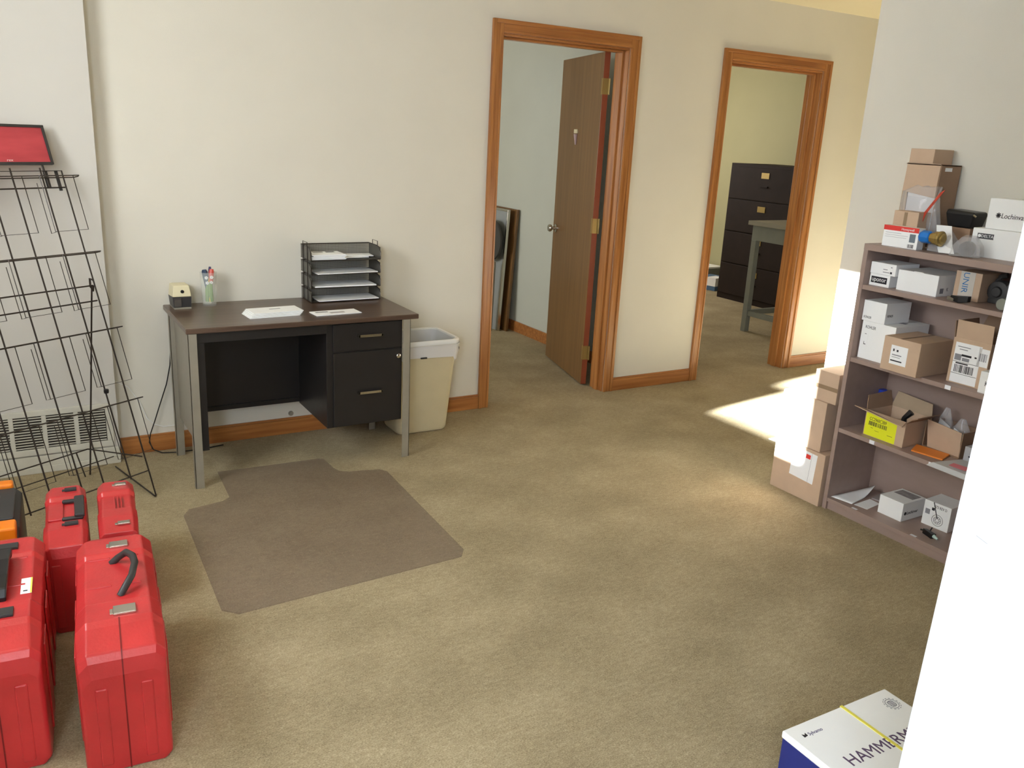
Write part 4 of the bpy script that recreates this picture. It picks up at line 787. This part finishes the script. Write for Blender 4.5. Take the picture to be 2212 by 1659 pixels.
text('S73 REV D', 0.0165, inkm, kl, (-0.012, -0.0595, 0.086), (1, 0, 0), (0, 0, 1), thick=0.0002, xs=0.72)
b = MB()
for (r0, r1) in ((0.023, 0.0245), (0.015, 0.0165)):
    for q_ in range(24):
        a0, a1 = q_*PI/12, (q_+1)*PI/12; X_, Z_ = 0.008, 0.036
        b.slab([(X_+r0*math.cos(a0), -0.059, Z_+r0*math.sin(a0)), (X_+r1*math.cos(a0), -0.059, Z_+r1*math.sin(a0)), (X_+r1*math.cos(a1), -0.059, Z_+r1*math.sin(a1)), (X_+r0*math.cos(a1), -0.059, Z_+r0*math.sin(a1))], (0, -1, 0), 0.0004)
for q_ in range(9):
    a0 = q_*2*PI/9; b.slab([(0.008+0.005*math.cos(a0), -0.059, 0.036+0.005*math.sin(a0)), (0.008+0.013*math.cos(a0), -0.059, 0.036+0.013*math.sin(a0)), (0.008+0.013*math.cos(a0+0.25), -0.059, 0.036+0.013*math.sin(a0+0.25)), (0.008+0.005*math.cos(a0+0.25), -0.059, 0.036+0.005*math.sin(a0+0.25))], (0, -1, 0), 0.0004)
b.build('round_stamp', inkm, kl)
decal(kl, 'address_label', paperm, (-0.054, -0.059, 0.044), (1, 0, 0), (0, 0, 1), 0.038, 0.036, extra=[(0.006, 0.026, 0.006, 0.028, 1)], mats=[paperm, greyink])
b = MB(); b.slab([(-0.020, -0.0595, 0.108), (-0.016, -0.0595, 0.108), (0.008, -0.0595, 0.045), (0.004, -0.0595, 0.045)], (0, -1, 0), 0.0004); b.slab([(-0.022, -0.0595, 0.072), (-0.010, -0.0595, 0.072), (-0.010, -0.0595, 0.084), (-0.022, -0.0595, 0.084)], (0, -1, 0), 0.0004); b.build('pen_mark', inkm, kl)
ft = thing('sensor_fitting', 'small black fitting with pale tip at the bottom shelf edge', 'fitting', (1.775, -2.315, z), math.radians(-105))
b = MB(); b.loft([[(-0.026, -0.010, 0.002), (-0.026, 0.010, 0.002), (-0.026, 0.010, 0.020), (-0.026, -0.010, 0.024)], [(0.026, -0.012, 0), (0.026, 0.012, 0), (0.026, 0.012, 0.020), (0.026, -0.012, 0.020)]]); b.build('fitting_body', blackp, ft, bevel=0.002)
b = MB(); b.tube([(0.026, 0, 0.012), (0.048, 0, 0.009)], [0.008, 0.004], 8); b.build('pale_tip', mat('pale_green', lin(190, 214, 204), 0.4), ft)
b = MB(); b.tube([(-0.01, 0.012, 0.015), (-0.02, 0.03, 0.025)], 0.0025, 6); b.tube([(-0.026, 0, 0.012), (-0.042, -0.004, 0.010)], 0.004, 6); b.build('pin', blackp, ft)

# ------------------------------------------------------------------ cartons on the carpet left of the bookcase
c1 = carton('lowest tan carton of the floor stack left of the bookcase', -1.552, -1.835, 1.690, 0, 0.30, 0.243, card)
decal(c1, 'shipping_label', paperm, (-0.04, -0.15, 0.095), (1, 0, -0.05), (0.05, 0, 1), 0.135, 0.14, extra=[(0.105, 0.106, 0.0, 0.14, 1), (0.075, 0.100, 0.108, 0.128, 2)], mats=[paperm, greyink, redink])
MB().slab([(-0.141, -0.15, 0.235), (0.0, -0.15, 0.240), (-0.01, -0.178, 0.232), (-0.165, -0.172, 0.222)], (0, 0, 1), 0.002).build('paper_flap', paperm, c1)
c2 = carton('middle tan carton of the floor stack left of the bookcase', -1.552, -1.796, 1.696, 0.245, 0.28, 0.228, card)
c3 = carton('top tan carton of the floor stack left of the bookcase', -1.705, -1.830, 1.706, 0.4735, 0.26, 0.135, card)
decal(c3, 'tape_strip', tapem, (-0.0625, -0.13, 0.055), (1, 0, 0), (0, 0, 1), 0.125, 0.018)

# paper case at the lower right
pcx = thing('copy_paper_case', 'white and navy copy paper case with yellow strap, lower right corner', 'paper case', (0.262, -3.27, 0), math.radians(-1))
PW, PD, PH = 0.355, 0.43, 0.25
MB().box(-PW/2, PW/2, -PD/2, PD/2, 0, PH-0.018).build('case_body', navy, pcx, bevel=0.003)
MB().box(-PW/2-0.002, PW/2+0.002, -PD/2-0.002, PD/2+0.002, PH-0.018, PH).build('case_lid', whitec, pcx, bevel=0.003)
b = MB(); xs_ = 0.020; b.box(xs_-0.004, xs_+0.004, -PD/2-0.003, PD/2+0.003, PH, PH+0.0015); b.box(xs_-0.004, xs_+0.004, PD/2+0.001, PD/2+0.003, 0, PH); b.box(xs_-0.004, xs_+0.004, -PD/2-0.0035, -PD/2-0.001, 0, PH); b.build('yellow_strap', yellows, pcx)
text('HAMMERMILL', 0.045, mat('print_plum', lin(92, 74, 102), 0.6), pcx, (-0.128, 0.062, PH), (1, 0, 0), (0, 1, 0), thick=0.0003)
text('Sylvamo', 0.0135, mat('print_slate', lin(90, 84, 120), 0.6), pcx, (-0.134, 0.176, PH), (1, 0, 0), (0, 1, 0), thick=0.0003)
MB().prism([(-0.150, 0.176), (-0.138, 0.178), (-0.138, 0.188), (-0.144, 0.182), (-0.149, 0.187)], PH, PH+0.0005).build('leaf_logo', inkm, pcx)
b = MB()
for (r0, r1) in ((0.0155, 0.017), (0.010, 0.011), (0.020, 0.0215)):
    for q_ in range(28):
        if r0 == 0.020 and q_ % 2: continue
        a0, a1 = q_*PI/14, (q_+1)*PI/14; X_, Y_ = 0.143, 0.168
        b.prism([(X_+r0*math.cos(a0), Y_+r0*math.sin(a0)), (X_+r1*math.cos(a0), Y_+r1*math.sin(a0)), (X_+r1*math.cos(a1), Y_+r1*math.sin(a1)), (X_+r0*math.cos(a1), Y_+r0*math.sin(a1))], PH, PH+0.0005)
for k in range(5): b.prism([(0.135, 0.1595+k*0.004), (0.151, 0.1595+k*0.004), (0.151, 0.1615+k*0.004), (0.135, 0.1615+k*0.004)], PH, PH+0.0005)
b.build('round_emblem', greyink, pcx)
text('H', 0.10, whiteink, pcx, (-PW/2-0.0005, 0.02, 0.10), (0, -1, 0), (0, 0, 1), thick=0.0003)

# ------------------------------------------------------------------ office seen through door 1
wbd = thing('framed_board', 'silver framed board leaning on the office wall behind the open door', 'board', (2.10, 1.80, 0), 0)
def lean(b, x0, x1, y0, y1, z0, z1, sl, mi=0): b.hexa([(x0, y0, z0), (x1, y0, z0), (x1, y1, z0), (x0, y1, z0)], [(x0+sl, y0, z1), (x1+sl, y0, z1), (x1+sl, y1, z1), (x0+sl, y1, z1)], mi)
b = MB(); lean(b, -0.035, -0.025, -0.07, 0.6, 0.0, 0.95, 0.05); b.build('board_panel', silverb, wbd)
b = MB(); lean(b, -0.045, -0.020, -0.085, -0.070, 0.0, 0.95, 0.05); b.hexa([(0.005, -0.085, 0.95), (0.030, -0.085, 0.95), (0.030, 0.6, 0.95), (0.005, 0.6, 0.95)], [(0.006, -0.085, 0.965), (0.031, -0.085, 0.965), (0.031, 0.6, 0.965), (0.006, 0.6, 0.965)]); b.build('board_frame', chrome, wbd, bevel=0.002)
wdb = thing('wooden_board', 'brown wooden board leaning behind the silver framed board', 'board', (2.135, 1.73, 0), 0)
b = MB(); lean(b, -0.020, 0.0, -0.05, 0.62, 0.0, 0.97, 0.055); b.build('board_panel', doorm, wdb, bevel=0.001)
fc_ = thing('folding_stool', 'dark round seated stool folded against the silver board', 'stool', (2.03, 1.86, 0), 0)
b = MB(); b.lathe([(0.0, -0.012), (0.16, -0.010), (0.165, 0.0), (0.16, 0.012), (0.0, 0.012)], 28, (0.02, 0.0, 0.72), axis='x'); b.build('seat', slategrey, fc_, smooth=True)
for y in (-0.10, 0.08): MB().tube([(-0.01, y, 0.0), (0.0, y, 0.56)], 0.011, 10).build('leg', greym, fc_, smooth=True)

# ------------------------------------------------------------------ side office seen through door 2
cabm = mat('cabinet_black', lin(44, 35, 30), 0.65, noise=0.1, nscale=8, spec=0.15)
t = thing('filing_cabinet', 'wide black four drawer filing cabinet seen through the right doorway', 'filing cabinet', (5.12, 1.93, 0), -PI/2)
W_ = 0.96
MB().box(-W_/2, W_/2, 0, 0.6, 0.0, 1.37).build('cabinet_body', cabm, t, bevel=0.003)
for q_ in range(4):
    z0 = 0.06+q_*0.322
    dd = MB().box(-W_/2+0.015, W_/2-0.015, -0.012, 0, z0, z0+0.312).build('drawer', cabm, t, bevel=0.004)
    MB().box(-0.050, 0.050, -0.017, -0.012, z0+0.215, z0+0.270).build('label_holder', brass, dd, bevel=0.001)
    MB().box(-0.05, 0.05, -0.026, -0.012, z0+0.13, z0+0.145).build('drawer_pull', cabm, dd, bevel=0.002)
tbl = thing('work_table', 'grey steel work table in front of the filing cabinets', 'table', (4.45, 0.90, 0), 0)
MB().box(-0.36, 0.45, -0.62, 0.20, 0.905, 0.94).build('tabletop', mat('table_top', lin(150, 146, 132), 0.4), tbl, bevel=0.003)
MB().box(-0.33, 0.42, -0.60, 0.17, 0.78, 0.905).build('apron', steelgrey, tbl, bevel=0.002)
for (x, y) in ((-0.31, 0.14), (0.40, 0.14), (-0.31, -0.58), (0.40, -0.58)): MB().box(x-0.025, x+0.025, y-0.025, y+0.025, 0, 0.78).build('leg', steelgrey, tbl, bevel=0.002)
for (x0, x1, y0, y1) in ((-0.31, 0.40, 0.125, 0.155), (-0.325, -0.295, -0.58, 0.14)): MB().box(x0, x1, y0, y1, 0.14, 0.185).build('stretcher', steelgrey, tbl, bevel=0.002)
cb = MB().tube([(0.0, 0.10, 0.50), (-0.01, 0.06, 0.30), (0.02, 0.0, 0.22), (-0.02, -0.08, 0.26), (0.03, -0.16, 0.02)], 0.008, 6).build('beige_cable', creamp, smooth=True); at(cb, (4.62, 0.80, 0)); tag(cb, 'beige cord hanging under the grey work table', 'cord')
bx = thing('tissue_box', 'blue and white box on the carpet beside the filing cabinets', 'box', (5.42, 2.80, 0), 0.2)
MB().box(-0.12, 0.12, -0.12, 0.12, 0, 0.14).build('box_body', mat('box_blue', lin(80, 110, 140), 0.6), bx, bevel=0.003)
MB().box(-0.121, 0.05, -0.121, 0.0, 0.05, 0.1405).build('white_patch', whitec, bx)
bx2 = thing('shoe_box', 'dark grey box with white lid behind the blue and white box', 'box', (5.60, 3.12, 0), 0.1)
MB().box(-0.12, 0.12, -0.14, 0.14, 0, 0.19).build('box_body', steelgrey, bx2, bevel=0.003); MB().box(-0.124, 0.124, -0.144, 0.144, 0.19, 0.21).build('box_lid', whitec, bx2, bevel=0.002)
